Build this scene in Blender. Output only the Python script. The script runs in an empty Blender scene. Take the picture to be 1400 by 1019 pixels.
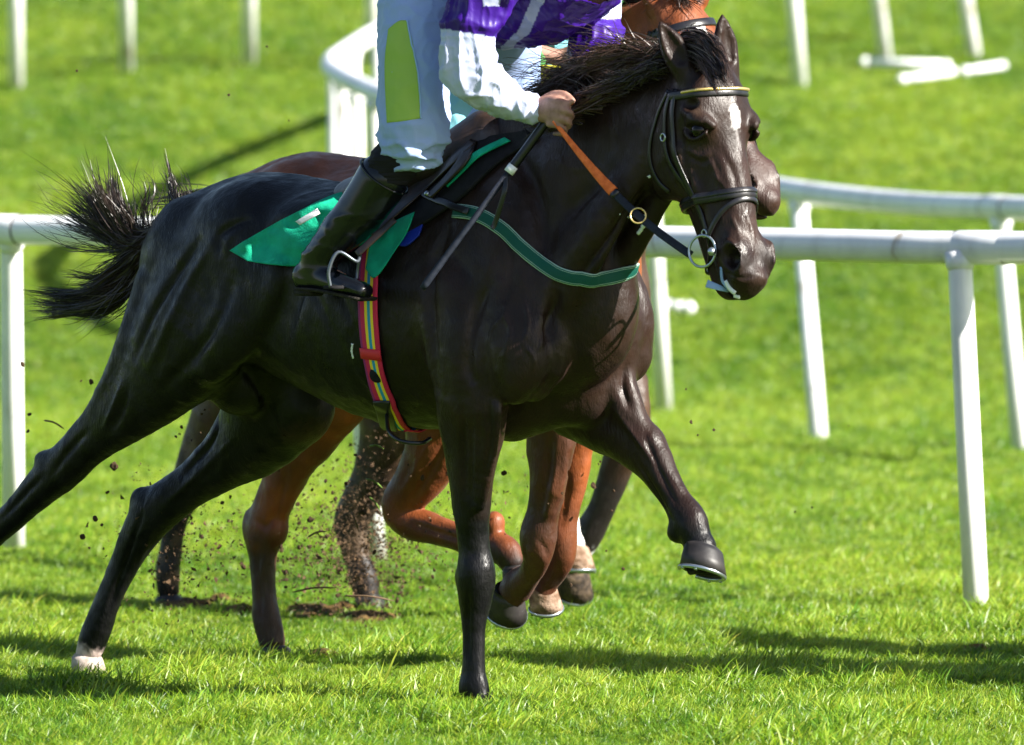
import bpy, math, random
import numpy as np
from mathutils import Vector, Matrix
from mathutils.bvhtree import BVHTree
rnd = random.Random(7)
rng = np.random.default_rng(11)
scene = bpy.context.scene
col = scene.collection
R = math.radians

# ---------------------------------------------------------------- camera, sky, sun, exposure
CAM_H = 1.75
FPX = 1400 * 300 / 36
PITCH = (509.5 - 100) / FPX
cam_d = bpy.data.cameras.new('camera')
cam = bpy.data.objects.new('camera', cam_d)
col.objects.link(cam)
cam.location = (0, 0, CAM_H)
cam.rotation_euler = (math.pi / 2 - PITCH, 0, 0)
cam_d.lens = 300
cam_d.sensor_width = 36
cam_d.clip_start = 1
cam_d.clip_end = 1500
cam_d.dof.use_dof = True
cam_d.dof.focus_distance = 23.9
cam_d.dof.aperture_fstop = 5.2
scene.camera = cam

SUN = Vector((0.90, -0.43, 0)).normalized() * math.cos(R(32)) + Vector((0, 0, math.sin(R(32))))
w = bpy.data.worlds.new('World')
scene.world = w
w.use_nodes = True
nt = w.node_tree
sky = nt.nodes.new('ShaderNodeTexSky')
sky.sky_type = 'NISHITA'
sky.sun_disc = False
sky.sun_elevation = R(32)
sky.sun_rotation = math.atan2(SUN.x, SUN.y)
nt.nodes['Background'].inputs[1].default_value = 0.05
nt.links.new(sky.outputs[0], nt.nodes['Background'].inputs[0])
sun_d = bpy.data.lights.new('sun', 'SUN')
sun_d.energy = 5.0
sun_d.angle = R(0.5)
sun_d.color = (1.0, 0.95, 0.86)
sun = bpy.data.objects.new('sun', sun_d)
col.objects.link(sun)
sun.rotation_euler = SUN.to_track_quat('Z', 'Y').to_euler()
vs = scene.view_settings
vs.view_transform = 'Standard'
vs.look = 'None'
vs.gamma = 1
vs.exposure = 1.82
scene.cycles.max_bounces = 6
scene.cycles.use_denoising = True

# ---------------------------------------------------------------- helpers: where things are
CF = np.array([0, math.cos(PITCH), -math.sin(PITCH)])
CU = np.array([0, math.sin(PITCH), math.cos(PITCH)])
CR = np.array([1.0, 0, 0])
CO = np.array([0, 0, CAM_H])
def ray(px, py):
    return (px - 700) / FPX * CR + CF - (py - 509.5) / FPX * CU
def at(px, py, Y):
    "the point seen at photo pixel px,py that stands Y metres away"
    d = ray(px, py)
    return CO + d * (Y / d[1])
def gz(x, y):
    t = np.maximum(np.asarray(y, float) - 43.0, 0)
    t = np.where(t < 4, t * t / 8, t - 2)
    s = 0.125 * t
    s = np.where(s > 9, 9 + (s - 9) * 0.3, s)
    return s
def ground_at(px, py):
    "where the sight line of a pixel meets the ground"
    d = ray(px, py)
    Y = 15.0
    for i in range(4000):
        p = CO + d * (Y / d[1])
        if p[2] <= gz(p[0], p[1]): return p
        Y += 0.02
    return p

# ---------------------------------------------------------------- helpers: objects
def tag(o, label=None, cat=None, group=None, kind=None):
    if label: o['label'] = label
    if cat: o['category'] = cat
    if group: o['group'] = group
    if kind: o['kind'] = kind
    return o
def empty(name, loc=(0, 0, 0)):
    o = bpy.data.objects.new(name, None)
    o.location = loc
    col.objects.link(o)
    return o
def mesh(name, verts, faces, mat, parent=None, smooth=True, cols=None, uv=None):
    me = bpy.data.meshes.new(name)
    verts = np.asarray(verts, np.float32).reshape(-1, 3)
    if parent is not None:
        verts = verts - np.array(world_loc(parent), np.float32)
    if isinstance(faces, np.ndarray):
        n, k = faces.shape
        me.vertices.add(len(verts)); me.vertices.foreach_set('co', verts.ravel())
        me.loops.add(n * k); me.loops.foreach_set('vertex_index', faces.astype(np.int32).ravel())
        me.polygons.add(n)
        me.polygons.foreach_set('loop_start', np.arange(0, n * k, k, dtype=np.int32))
        me.update(calc_edges=True)
    else:
        me.from_pydata([tuple(map(float, v)) for v in verts], [], faces)
    me.validate()
    if smooth: me.polygons.foreach_set('use_smooth', [True] * len(me.polygons))
    if cols is not None:
        a = me.color_attributes.new('coat', 'FLOAT_COLOR', 'POINT')
        c = np.ones((len(verts), 4), np.float32); c[:, :3] = cols
        a.data.foreach_set('color', c.ravel())
    if uv is not None:
        a = me.attributes.new('uvw', 'FLOAT_VECTOR', 'POINT')
        a.data.foreach_set('vector', np.asarray(uv, np.float32).ravel())
    if mat: me.materials.append(mat)
    o = bpy.data.objects.new(name, me)
    if parent is not None: o.parent = parent
    col.objects.link(o)
    return o
def world_loc(o):
    p = Vector((0, 0, 0))
    while o is not None:
        p = p + o.location
        o = o.parent
    return p
class MB:
    def __init__(s): s.v = []; s.f = []; s.uv = []
    def add(s, v, f, uv=None):
        n = len(s.v)
        s.v += [tuple(map(float, p)) for p in v]
        s.f += [tuple(i + n for i in q) for q in f]
        s.uv += [tuple(u) for u in uv] if uv is not None else [(0, 0, 0)] * len(v)
        return s
    def build(s, name, mat, parent=None, smooth=True):
        return mesh(name, s.v, s.f, mat, parent, smooth, uv=s.uv)
def frames(pts, up=None):
    pts = np.asarray(pts, float)
    T = np.gradient(pts, axis=0)
    T /= np.linalg.norm(T, axis=1)[:, None] + 1e-12
    a = np.array([0, 0, 1.0]) if up is None else np.asarray(up, float)
    if abs(T[0] @ a) > .95: a = np.array([1.0, 0, 0])
    N = []
    n = a - (a @ T[0]) * T[0]; n /= np.linalg.norm(n)
    for t in T:
        n = n - (n @ t) * t; n /= np.linalg.norm(n) + 1e-12
        N.append(n)
    N = np.array(N)
    return T, N, np.cross(T, N)
def smoothpath(pts, n=6):
    "Catmull-Rom through the points (any width of row)"
    p = np.asarray(pts, float)
    if len(p) < 3:
        t = np.linspace(0, 1, n + 1)[:, None]
        return p[0] * (1 - t) + p[-1] * t
    q = np.vstack([2 * p[0] - p[1], p, 2 * p[-1] - p[-2]])
    out = []
    for i in range(1, len(q) - 2):
        for k in range(n):
            t = k / n
            out.append(.5 * ((2 * q[i]) + (-q[i-1] + q[i+1]) * t + (2*q[i-1] - 5*q[i] + 4*q[i+1] - q[i+2]) * t*t + (-q[i-1] + 3*q[i] - 3*q[i+1] + q[i+2]) * t**3))
    out.append(p[-1])
    return np.array(out)
def tube(mb, pts, r, seg=12, cap=True, flat=1.0, up=None):
    pts = np.asarray(pts, float); r = np.broadcast_to(np.asarray(r, float), (len(pts),))
    T, N, B = frames(pts, up)
    v = []; f = []
    for i in range(len(pts)):
        for k in range(seg):
            a = 2 * math.pi * k / seg
            v.append(pts[i] + r[i] * (math.cos(a) * N[i] * flat + math.sin(a) * B[i]))
    for i in range(len(pts) - 1):
        for k in range(seg):
            k2 = (k + 1) % seg
            f.append((i*seg+k, i*seg+k2, (i+1)*seg+k2, (i+1)*seg+k))
    if cap:
        f.append(tuple(range(seg))[::-1]); f.append(tuple((len(pts)-1)*seg + k for k in range(seg)))
    return mb.add(v, f)
def ribbon(mb, pts, nrm, wid, th):
    "a strap: thick strip along pts, nrm = outward normals, lies with its inner face on pts"
    pts = np.asarray(pts, float); nrm = np.asarray(nrm, float)
    wid = np.broadcast_to(np.asarray(wid, float), (len(pts),))
    T = np.gradient(pts, axis=0); T /= np.linalg.norm(T, axis=1)[:, None] + 1e-12
    v = []; f = []; uv = []
    prof = [(-.5, 0), (-.5, .7), (-.38, 1), (.38, 1), (.5, .7), (.5, 0)]
    L = 0
    for i in range(len(pts)):
        n = nrm[i] - (nrm[i] @ T[i]) * T[i]; n /= np.linalg.norm(n) + 1e-12
        s = np.cross(T[i], n)
        if i: L += np.linalg.norm(pts[i] - pts[i-1])
        for a, b in prof:
            v.append(pts[i] + s * a * wid[i] + n * b * th); uv.append((a, L, b))
    m = len(prof)
    for i in range(len(pts) - 1):
        for k in range(m):
            k2 = (k + 1) % m
            f.append((i*m+k, i*m+k2, (i+1)*m+k2, (i+1)*m+k))
    f.append(tuple(range(m))[::-1]); f.append(tuple((len(pts)-1)*m + k for k in range(m)))
    return mb.add(v, f, uv)

# ---------------------------------------------------------------- helpers: materials
def mat(name, base=(.5, .5, .5), rough=.5, spec=.5, **kw):
    m = bpy.data.materials.new(name); m.use_nodes = True
    b = m.node_tree.nodes['Principled BSDF']
    b.inputs['Base Color'].default_value = (*base, 1)
    b.inputs['Roughness'].default_value = rough
    b.inputs['Specular IOR Level'].default_value = spec
    for k, v in kw.items(): b.inputs[k.replace('_', ' ')].default_value = v
    return m
def noise_node(m, scale, detail=4, coord='Object', vec=None, dist=0):
    t = m.node_tree
    n = t.nodes.new('ShaderNodeTexNoise')
    n.inputs['Scale'].default_value = scale; n.inputs['Detail'].default_value = detail
    n.inputs['Distortion'].default_value = dist
    tc = t.nodes.new('ShaderNodeTexCoord')
    src = tc.outputs[coord]
    if vec:
        mp = t.nodes.new('ShaderNodeMapping'); mp.inputs['Scale'].default_value = vec
        t.links.new(src, mp.inputs[0]); src = mp.outputs[0]
    t.links.new(src, n.inputs['Vector'])
    return n.outputs['Fac']
def ramp(m, fac, stops):
    t = m.node_tree
    r = t.nodes.new('ShaderNodeValToRGB')
    while len(r.color_ramp.elements) < len(stops): r.color_ramp.elements.new(.5)
    for e, (p, c) in zip(r.color_ramp.elements, stops):
        e.position = p; e.color = (*c, 1) if len(c) == 3 else c
    t.links.new(fac, r.inputs[0])
    return r.outputs[0]
def bump(m, fac, strength=.3, dist=.01):
    t = m.node_tree
    b = t.nodes.new('ShaderNodeBump'); b.inputs['Strength'].default_value = strength; b.inputs['Distance'].default_value = dist
    t.links.new(fac, b.inputs['Height'])
    old = t.nodes['Principled BSDF'].inputs['Normal']
    if old.is_linked: t.links.new(old.links[0].from_socket, b.inputs['Normal'])
    t.links.new(b.outputs[0], old)
def noisy(name, c1, c2, scale=20, rough=.5, spec=.5, bs=.0, bd=.01, bscale=None, vec=None, detail=4, lo=.35, hi=.65, **kw):
    m = mat(name, c1, rough, spec, **kw)
    f = noise_node(m, scale, detail, vec=vec)
    m.node_tree.links.new(ramp(m, f, [(lo, c1), (hi, c2)]), m.node_tree.nodes['Principled BSDF'].inputs['Base Color'])
    if bs: bump(m, noise_node(m, bscale or scale * 3, 5, vec=vec), bs, bd)
    return m

# ---------------------------------------------------------------- helpers: sculpting bodies from a distance field
class SDF:
    "grid in a local frame; bodies are blended from tapered, flattened limbs and ellipsoids"
    def __init__(s, lo, hi, h):
        s.lo = np.array(lo, float); s.h = h
        s.n = np.ceil((np.array(hi) - s.lo) / h).astype(int) + 1
        s.F = np.full(s.n, 1.0, np.float32)
        s.ax = [ (s.lo[i] + h * np.arange(s.n[i])).astype(np.float32) for i in range(3)]
    def _box(s, lo, hi):
        i0 = np.maximum(np.floor((np.array(lo) - s.lo) / s.h).astype(int), 0)
        i1 = np.minimum(np.ceil((np.array(hi) - s.lo) / s.h).astype(int) + 1, s.n)
        if (i1 <= i0).any(): return None
        sl = tuple(slice(a, b) for a, b in zip(i0, i1))
        X = s.ax[0][sl[0]][:, None, None]; Y = s.ax[1][sl[1]][None, :, None]; Z = s.ax[2][sl[2]][None, None, :]
        return sl, X, Y, Z
    def _merge(s, sl, d, k, op):
        A = s.F[sl]
        if op == 'sub':
            d = -d
            hh = np.clip(.5 + .5 * (d - A) / k, 0, 1)
            s.F[sl] = A + (d - A) * hh + k * hh * (1 - hh)
        else:
            hh = np.clip(.5 + .5 * (A - d) / k, 0, 1)
            s.F[sl] = A + (d - A) * hh - k * hh * (1 - hh)
    def limb(s, st, side, k=.03, n=5, op='add'):
        "st rows: x y z r_side r_other ; side = axis r_side is measured along"
        st = smoothpath(np.asarray(st, float), n)
        side = np.asarray(side, float); side = side / np.linalg.norm(side)
        c = st[:, :3]; r = np.maximum(st[:, 3:5], .002); m = r.max() + k + .02
        lo = (c - m).min(0); hi = (c + m).max(0)
        b = s._box(lo, hi)
        if b is None: return s
        sl, X, Y, Z = b
        D = np.full(s.F[sl].shape, 9.0, np.float32)
        i0 = np.array([x.start for x in sl])
        for i in range(len(c) - 1):
            a, e = c[i], c[i+1]
            mm = max(r[i].max(), r[i+1].max()) + k + .02
            bb = s._box(np.minimum(a, e) - mm, np.maximum(a, e) + mm)
            if bb is None: continue
            s2, X, Y, Z = bb
            loc = tuple(slice(x.start - o, x.stop - o) for x, o in zip(s2, i0))
            if any(x.start < 0 for x in loc):
                loc = tuple(slice(max(x.start, 0), x.stop) for x in loc)
                X = s.ax[0][loc[0].start + i0[0]: loc[0].stop + i0[0]][:, None, None]
                Y = s.ax[1][loc[1].start + i0[1]: loc[1].stop + i0[1]][None, :, None]
                Z = s.ax[2][loc[2].start + i0[2]: loc[2].stop + i0[2]][None, None, :]
            ab = e - a; L2 = ab @ ab + 1e-9
            px, py, pz = X - a[0], Y - a[1], Z - a[2]
            t = np.clip((px * ab[0] + py * ab[1] + pz * ab[2]) / L2, 0, 1)
            qx, qy, qz = px - t * ab[0], py - t * ab[1], pz - t * ab[2]
            ra = r[i, 0] + t * (r[i+1, 0] - r[i, 0]); rb = r[i, 1] + t * (r[i+1, 1] - r[i, 1])
            qs = qx * side[0] + qy * side[1] + qz * side[2]
            q2 = qx * qx + qy * qy + qz * qz
            rest2 = np.maximum(q2 - qs * qs, 0)
            kk = np.sqrt(qs * qs / (ra * ra) + rest2 / (rb * rb)) + 1e-6
            # distance of an ellipse, scaled by where on it we look
            g = np.sqrt(qs * qs / ra**4 + rest2 / rb**4) + 1e-6
            d = (kk * (kk - 1) / g).astype(np.float32)
            D[loc] = np.minimum(D[loc], d)
        s._merge(sl, D, k, op)
        return s
    def ell(s, c, rad, axes=None, k=.03, op='add'):
        c = np.asarray(c, float); rad = np.asarray(rad, float)
        A = np.eye(3) if axes is None else np.asarray(axes, float)
        A = A / np.linalg.norm(A, axis=1)[:, None]
        m = rad.max() + k + .02
        b = s._box(c - m, c + m)
        if b is None: return s
        sl, X, Y, Z = b
        px, py, pz = X - c[0], Y - c[1], Z - c[2]
        k0 = 0; k1 = 0
        for i in range(3):
            q = px * A[i, 0] + py * A[i, 1] + pz * A[i, 2]
            k0 = k0 + (q / rad[i]) ** 2; k1 = k1 + (q / rad[i] ** 2) ** 2
        k0 = np.sqrt(k0); k1 = np.sqrt(k1) + 1e-6
        s._merge(sl, (k0 * (k0 - 1) / k1).astype(np.float32), k, op)
        return s
    def mesh(s, smooth=2):
        F = s.F; I = F < 0
        nx, ny, nz = F.shape
        a = I[:-1, :-1, :-1]; anyi = a.copy(); alli = a.copy()
        for dx in (0, 1):
            for dy in (0, 1):
                for dz in (0, 1):
                    b = I[dx:nx-1+dx, dy:ny-1+dy, dz:nz-1+dz]
                    anyi |= b; alli &= b
        act = anyi & ~alli
        idx = np.argwhere(act)
        N = len(idx)
        vid = np.full(act.shape, -1, np.int32); vid[act] = np.arange(N)
        corners = [(dx, dy, dz) for dx in (0, 1) for dy in (0, 1) for dz in (0, 1)]
        val = {c: F[idx[:, 0] + c[0], idx[:, 1] + c[1], idx[:, 2] + c[2]] for c in corners}
        acc = np.zeros((N, 3)); cnt = np.zeros(N)
        for c in corners:
            for axn in range(3):
                if c[axn] == 0:
                    c2 = list(c); c2[axn] = 1; c2 = tuple(c2)
                    va, vb = val[c], val[c2]
                    mk = (va < 0) != (vb < 0)
                    t = np.where(mk, va / (va - vb + 1e-20), 0)
                    p = np.tile(np.array(c, float), (N, 1)); p[:, axn] += t
                    acc[mk] += p[mk]; cnt[mk] += 1
        V = s.lo + s.h * (idx + acc / cnt[:, None])
        faces = []
        for axn in range(3):
            o1, o2 = [(1, 2), (2, 0), (0, 1)][axn]
            sl1 = [slice(None)] * 3; sl2 = [slice(None)] * 3
            sl1[axn] = slice(0, -1); sl2[axn] = slice(1, None)
            A = I[tuple(sl1)]; B = I[tuple(sl2)]
            e = np.argwhere(A != B)
            ok = (e[:, o1] > 0) & (e[:, o2] > 0) & (e[:, o1] < F.shape[o1] - 1) & (e[:, o2] < F.shape[o2] - 1)
            e = e[ok]
            fl = A[e[:, 0], e[:, 1], e[:, 2]]
            def cell(d1, d2):
                q = e.copy(); q[:, o1] -= d1; q[:, o2] -= d2
                return vid[q[:, 0], q[:, 1], q[:, 2]]
            q = np.stack([cell(1, 1), cell(0, 1), cell(0, 0), cell(1, 0)], 1)
            q[~fl] = q[~fl][:, ::-1]
            faces.append(q)
        Q = np.vstack(faces); Q = Q[(Q >= 0).all(1)]
        E = np.vstack([Q[:, [i, (i + 1) % 4]] for i in range(4)])
        deg = np.bincount(E[:, 0], minlength=N) + np.bincount(E[:, 1], minlength=N)
        for it in range(smooth):
            for lam in (.55, -.4):
                S = np.stack([np.bincount(E[:, 0], V[E[:, 1], j], N) + np.bincount(E[:, 1], V[E[:, 0], j], N) for j in range(3)], 1)
                V = V + lam * (S / np.maximum(deg, 1)[:, None] - V)
        return V, Q
def bvh_of(V, Q):
    return BVHTree.FromPolygons([tuple(v) for v in V.tolist()], Q.tolist())
def vnoise(P, scale, seed=0):
    "cheap smooth value noise in numpy for uneven edges of markings"
    P = np.asarray(P) * scale
    i = np.floor(P).astype(np.int64); f = P - i; f = f * f * (3 - 2 * f)
    def hsh(a, b, c):
        n = (a * 73856093) ^ (b * 19349663) ^ (c * 83492791) ^ (seed * 2654435761)
        n = (n ^ (n >> 13)) * 1274126177 & 0xffffffff
        return ((n ^ (n >> 16)) & 0xffff) / 65535.0
    out = 0
    for dx in (0, 1):
        for dy in (0, 1):
            for dz in (0, 1):
                wgt = (f[:, 0] if dx else 1 - f[:, 0]) * (f[:, 1] if dy else 1 - f[:, 1]) * (f[:, 2] if dz else 1 - f[:, 2])
                out = out + wgt * hsh(i[:, 0] + dx, i[:, 1] + dy, i[:, 2] + dz)
    return out

def vert_normals(V, Q):
    e1 = V[Q[:, 2]] - V[Q[:, 0]]; e2 = V[Q[:, 3]] - V[Q[:, 1]]; n = np.cross(e1, e2)
    N = np.stack([sum(np.bincount(Q[:, k], n[:, j], len(V)) for k in range(4)) for j in range(3)], 1)
    return N / (np.linalg.norm(N, axis=1)[:, None] + 1e-12)
def carve_lines(Vw, Q, lines):
    "lines: (list of photo pixels traced on the skin, width, height); negative height = groove, positive = vein or ridge"
    bv = bvh_of(Vw, Q); N = vert_normals(Vw, Q); D = np.zeros(len(Vw))
    for pxs, wd, h in lines:
        P = []
        for x, y in smoothpath(pxs, 6):
            d = ray(x, y); d = d / np.linalg.norm(d); r = bv.ray_cast(Vector(CO), Vector(d))
            if r[0] is not None: P.append(np.array(r[0]))
        if len(P) < 3: continue
        P = np.array(P); lo = P.min(0) - 3 * wd; hi = P.max(0) + 3 * wd
        k = np.where(((Vw > lo) & (Vw < hi)).all(1))[0]; X = Vw[k]; best = np.full(len(k), 9.0); tt = np.zeros(len(k))
        for i in range(len(P) - 1):
            a, b = P[i], P[i+1]; ab = b - a; t = np.clip(((X - a) @ ab) / (ab @ ab + 1e-12), 0, 1)
            d = np.linalg.norm(X - a - t[:, None] * ab, axis=1); m = d < best; best[m] = d[m]; tt[m] = (i + t[m]) / (len(P) - 1)
        D[k] += h * np.exp(-(best / wd) ** 2) * np.sin(np.pi * np.clip(tt, 0.02, .98)) ** .5
    return Vw + N * D[:, None]
# ---------------------------------------------------------------- ground and grass
def build_ground():
    xs = np.concatenate([np.linspace(-60, -8, 14)[:-1], np.linspace(-8, 8, 90), np.linspace(8, 60, 14)[1:]])
    ys = np.concatenate([np.linspace(2, 20, 10)[:-1], np.linspace(20, 75, 260), np.linspace(75, 260, 40)[1:]])
    X, Y = np.meshgrid(xs, ys, indexing='ij')
    P = np.stack([X, Y, np.zeros_like(X)], -1).reshape(-1, 3)
    Z = gz(P[:, 0], P[:, 1]) + .03 * (vnoise(P, 1.6, 3) - .5) + .02 * (vnoise(P, 4.5, 5) - .5)
    P[:, 2] = Z - .01
    nx, ny = len(xs), len(ys)
    i = np.arange(nx * ny).reshape(nx, ny)
    Q = np.stack([i[:-1, :-1].ravel(), i[1:, :-1].ravel(), i[1:, 1:].ravel(), i[:-1, 1:].ravel()], 1)
    m = noisy('soil_and_thatch', (.045, .090, .010), (.10, .18, .02), 1.1, .9, .1, bs=.6, bd=.02, bscale=60, detail=8)
    o = mesh('ground', P, Q, m)
    tag(o, kind='structure')
build_ground()

def grass_mat():
    m = bpy.data.materials.new('grass_blades'); m.use_nodes = True
    t = m.node_tree; t.nodes.clear()
    out = t.nodes.new('ShaderNodeOutputMaterial')
    geo = t.nodes.new('ShaderNodeNewGeometry')
    info = t.nodes.new('ShaderNodeObjectInfo')
    n1 = t.nodes.new('ShaderNodeTexNoise'); n1.inputs['Scale'].default_value = .55; n1.inputs['Detail'].default_value = 5
    mp = t.nodes.new('ShaderNodeMapping'); mp.inputs['Scale'].default_value = (1.0, .35, 1)
    t.links.new(geo.outputs['Position'], mp.inputs[0]); t.links.new(mp.outputs[0], n1.inputs['Vector'])
    r = t.nodes.new('ShaderNodeValToRGB')
    for p, c in ((.28, (.085, .200, .012)), (.5, (.220, .345, .024)), (.74, (.335, .440, .045))):
        e = r.color_ramp.elements.new(p); e.color = (*c, 1)
    r.color_ramp.elements.remove(r.color_ramp.elements[0]); r.color_ramp.elements.remove(r.color_ramp.elements[-1])
    add = t.nodes.new('ShaderNodeMath'); add.operation = 'MULTIPLY_ADD'
    add.inputs[1].default_value = .5; t.links.new(info.outputs['Random'], add.inputs[0])
    sub = t.nodes.new('ShaderNodeMath'); sub.operation = 'SUBTRACT'; sub.inputs[1].default_value = .25
    t.links.new(n1.outputs['Fac'], sub.inputs[0]); t.links.new(sub.outputs[0], add.inputs[2])
    t.links.new(add.outputs[0], r.inputs[0])
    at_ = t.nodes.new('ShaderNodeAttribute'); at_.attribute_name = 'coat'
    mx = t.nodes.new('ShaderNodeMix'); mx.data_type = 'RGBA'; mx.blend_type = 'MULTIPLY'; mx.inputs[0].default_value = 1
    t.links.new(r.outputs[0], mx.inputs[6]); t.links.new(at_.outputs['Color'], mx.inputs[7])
    p = t.nodes.new('ShaderNodeBsdfPrincipled'); p.inputs['Roughness'].default_value = .42; p.inputs['Specular IOR Level'].default_value = .5
    tr = t.nodes.new('ShaderNodeBsdfTranslucent')
    t.links.new(mx.outputs[2], p.inputs['Base Color']); 
    hs = t.nodes.new('ShaderNodeMix'); hs.data_type = 'RGBA'; hs.blend_type = 'MULTIPLY'; hs.inputs[0].default_value = 1
    hs.inputs[7].default_value = (1.08, 1.15, .5, 1)
    t.links.new(mx.outputs[2], hs.inputs[6]); t.links.new(hs.outputs[2], tr.inputs['Color'])
    ms = t.nodes.new('ShaderNodeMixShader'); ms.inputs[0].default_value = .47
    t.links.new(p.outputs[0], ms.inputs[1]); t.links.new(tr.outputs[0], ms.inputs[2]); t.links.new(ms.outputs[0], out.inputs[0])
    return m
GM = grass_mat()
def clump(nb, rad, hmin, hmax, wd, lean):
    v = []; f = []; c = []
    for b in range(nb):
        a = rnd.uniform(0, 2 * math.pi); r = rad * math.sqrt(rnd.random())
        x, y = r * math.cos(a), r * math.sin(a)
        h = rnd.uniform(hmin, hmax); d = rnd.uniform(0, 2 * math.pi)
        L = rnd.uniform(.1, lean) * h
        lx, ly = math.cos(d) * L + .25 * h, math.sin(d) * L
        fa = rnd.uniform(0, math.pi); wx, wy = math.cos(fa) * wd / 2, math.sin(fa) * wd / 2
        s = rnd.uniform(.65, 1.25)
        tint = (s * rnd.uniform(.85, 1.15), s, s)
        if rnd.random() < .03: tint = (1.7, 1.25, 2.0)
        n = len(v)
        for k, (t, ww) in enumerate(((0, 1), (.4, .9), (.75, .6), (1, 0))):
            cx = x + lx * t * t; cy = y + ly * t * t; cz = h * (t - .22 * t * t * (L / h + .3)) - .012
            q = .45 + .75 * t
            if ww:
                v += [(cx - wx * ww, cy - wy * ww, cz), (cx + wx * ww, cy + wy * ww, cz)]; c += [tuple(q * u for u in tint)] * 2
            else:
                v.append((cx, cy, cz)); c.append(tuple(q * u for u in tint))
        f += [(n, n+1, n+3, n+2), (n+2, n+3, n+5, n+4), (n+4, n+5, n+6)]
    me = bpy.data.meshes.new('grass_tuft'); me.from_pydata(v, [], f)
    a = me.color_attributes.new('coat', 'FLOAT_COLOR', 'POINT')
    cc = np.ones((len(v), 4), np.float32); cc[:, :3] = np.array(c)
    a.data.foreach_set('color', cc.ravel())
    me.polygons.foreach_set('use_smooth', [True] * len(f))
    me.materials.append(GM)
    return bpy.data.objects.new('grass_tuft', me)
EXTRA = []
BARE = []   # x, y, radius of scraped places, filled by the turf marks
def grass_points():
    out = []
    for y0, y1, dens, sc, vr in ((20.6, 27, 900, 1.0, 1), (27, 33, 640, 1.0, .8), (33, 42, 460, 1.1, .5), (42, 52, 380, 1.25, .25), (52, 76, 260, 1.5, .2)):
        hw = .062 * y1 + 1.0
        n = int((y1 - y0) * 2 * hw * dens)
        P = np.stack([rng.uniform(-hw, hw, n), rng.uniform(y0, y1, n), np.zeros(n)], 1)
        P = P[np.abs(P[:, 0]) < .062 * P[:, 1] + .9]
        nn = vnoise(P * [1, .6, 1], 3.2, 9) * .6 + vnoise(P, 9, 4) * .4
        sz = sc * (.72 * (1 - vr) + vr * (.22 + 1.5 * nn ** 1.6)) * rng.uniform(.8, 1.25, len(P))
        keep = np.ones(len(P), bool)
        for bx, by, br in BARE:
            d = np.hypot(P[:, 0] - bx, (P[:, 1] - by) * .5) / br
            sz *= np.clip(.25 + .75 * d, 0, 1); keep &= ~((d < 1) & (rng.random(len(P)) < .8))
        P[:, 2] = gz(P[:, 0], P[:, 1]) + .03 * (vnoise(np.stack([P[:, 0], P[:, 1], 0 * P[:, 0]], 1), 1.6, 3) - .5)
        out.append(np.column_stack([P, sz])[keep])
    ex = []
    for p, sz in EXTRA:
        for _ in range(26): ex.append([p[0] + rng.normal(0, .05), p[1] + rng.normal(0, .12), p[2], sz * rng.uniform(.7, 1.2)])
    if ex: out.append(np.array(ex))
    return np.vstack(out)
def build_grass():
    pts = grass_points()
    me = bpy.data.meshes.new('grass')
    me.vertices.add(len(pts)); me.vertices.foreach_set('co', pts[:, :3].astype(np.float32).ravel())
    a = me.attributes.new('size', 'FLOAT', 'POINT'); a.data.foreach_set('value', pts[:, 3].astype(np.float32))
    a = me.attributes.new('turn', 'FLOAT_VECTOR', 'POINT')
    rot = np.zeros((len(pts), 3), np.float32)
    rot[:, 2] = rng.normal(0.35, .9, len(pts)); rot[:, 0] = rng.normal(0, .12, len(pts)); rot[:, 1] = rng.normal(0, .12, len(pts))
    a.data.foreach_set('vector', rot.ravel())
    o = bpy.data.objects.new('grass', me); col.objects.link(o)
    tag(o, 'short sunlit green turf covering the whole racecourse', 'grass', kind='stuff')
    lib = bpy.data.collections.new('tufts')
    for i in range(10):
        tall = i in (3, 7)
        lib.objects.link(clump(26, .05, .020 if not tall else .034, .050 if not tall else .078, .0044, 1.3))
    ng = bpy.data.node_groups.new('grow_grass', 'GeometryNodeTree')
    ng.interface.new_socket('Geometry', in_out='INPUT', socket_type='NodeSocketGeometry')
    ng.interface.new_socket('Geometry', in_out='OUTPUT', socket_type='NodeSocketGeometry')
    gi = ng.nodes.new('NodeGroupInput'); go = ng.nodes.new('NodeGroupOutput')
    mp = ng.nodes.new('GeometryNodeMeshToPoints')
    ci = ng.nodes.new('GeometryNodeCollectionInfo'); ci.inputs['Collection'].default_value = lib
    ci.inputs['Separate Children'].default_value = True; ci.inputs['Reset Children'].default_value = True
    ip = ng.nodes.new('GeometryNodeInstanceOnPoints'); ip.inputs['Pick Instance'].default_value = True
    ri = ng.nodes.new('FunctionNodeRandomValue'); ri.data_type = 'INT'; ri.inputs[4].default_value = 0; ri.inputs[5].default_value = 9
    na = ng.nodes.new('GeometryNodeInputNamedAttribute'); na.data_type = 'FLOAT'; na.inputs[0].default_value = 'size'
    nb = ng.nodes.new('GeometryNodeInputNamedAttribute'); nb.data_type = 'FLOAT_VECTOR'; nb.inputs[0].default_value = 'turn'
    L = ng.links
    L.new(gi.outputs[0], mp.inputs[0]); L.new(mp.outputs[0], ip.inputs['Points']); L.new(ci.outputs[0], ip.inputs['Instance'])
    L.new(ri.outputs[2], ip.inputs['Instance Index']); L.new(na.outputs[0], ip.inputs['Scale']); L.new(nb.outputs[0], ip.inputs['Rotation'])
    L.new(ip.outputs[0], go.inputs[0])
    md = o.modifiers.new('grow', 'NODES'); md.node_group = ng

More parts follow.
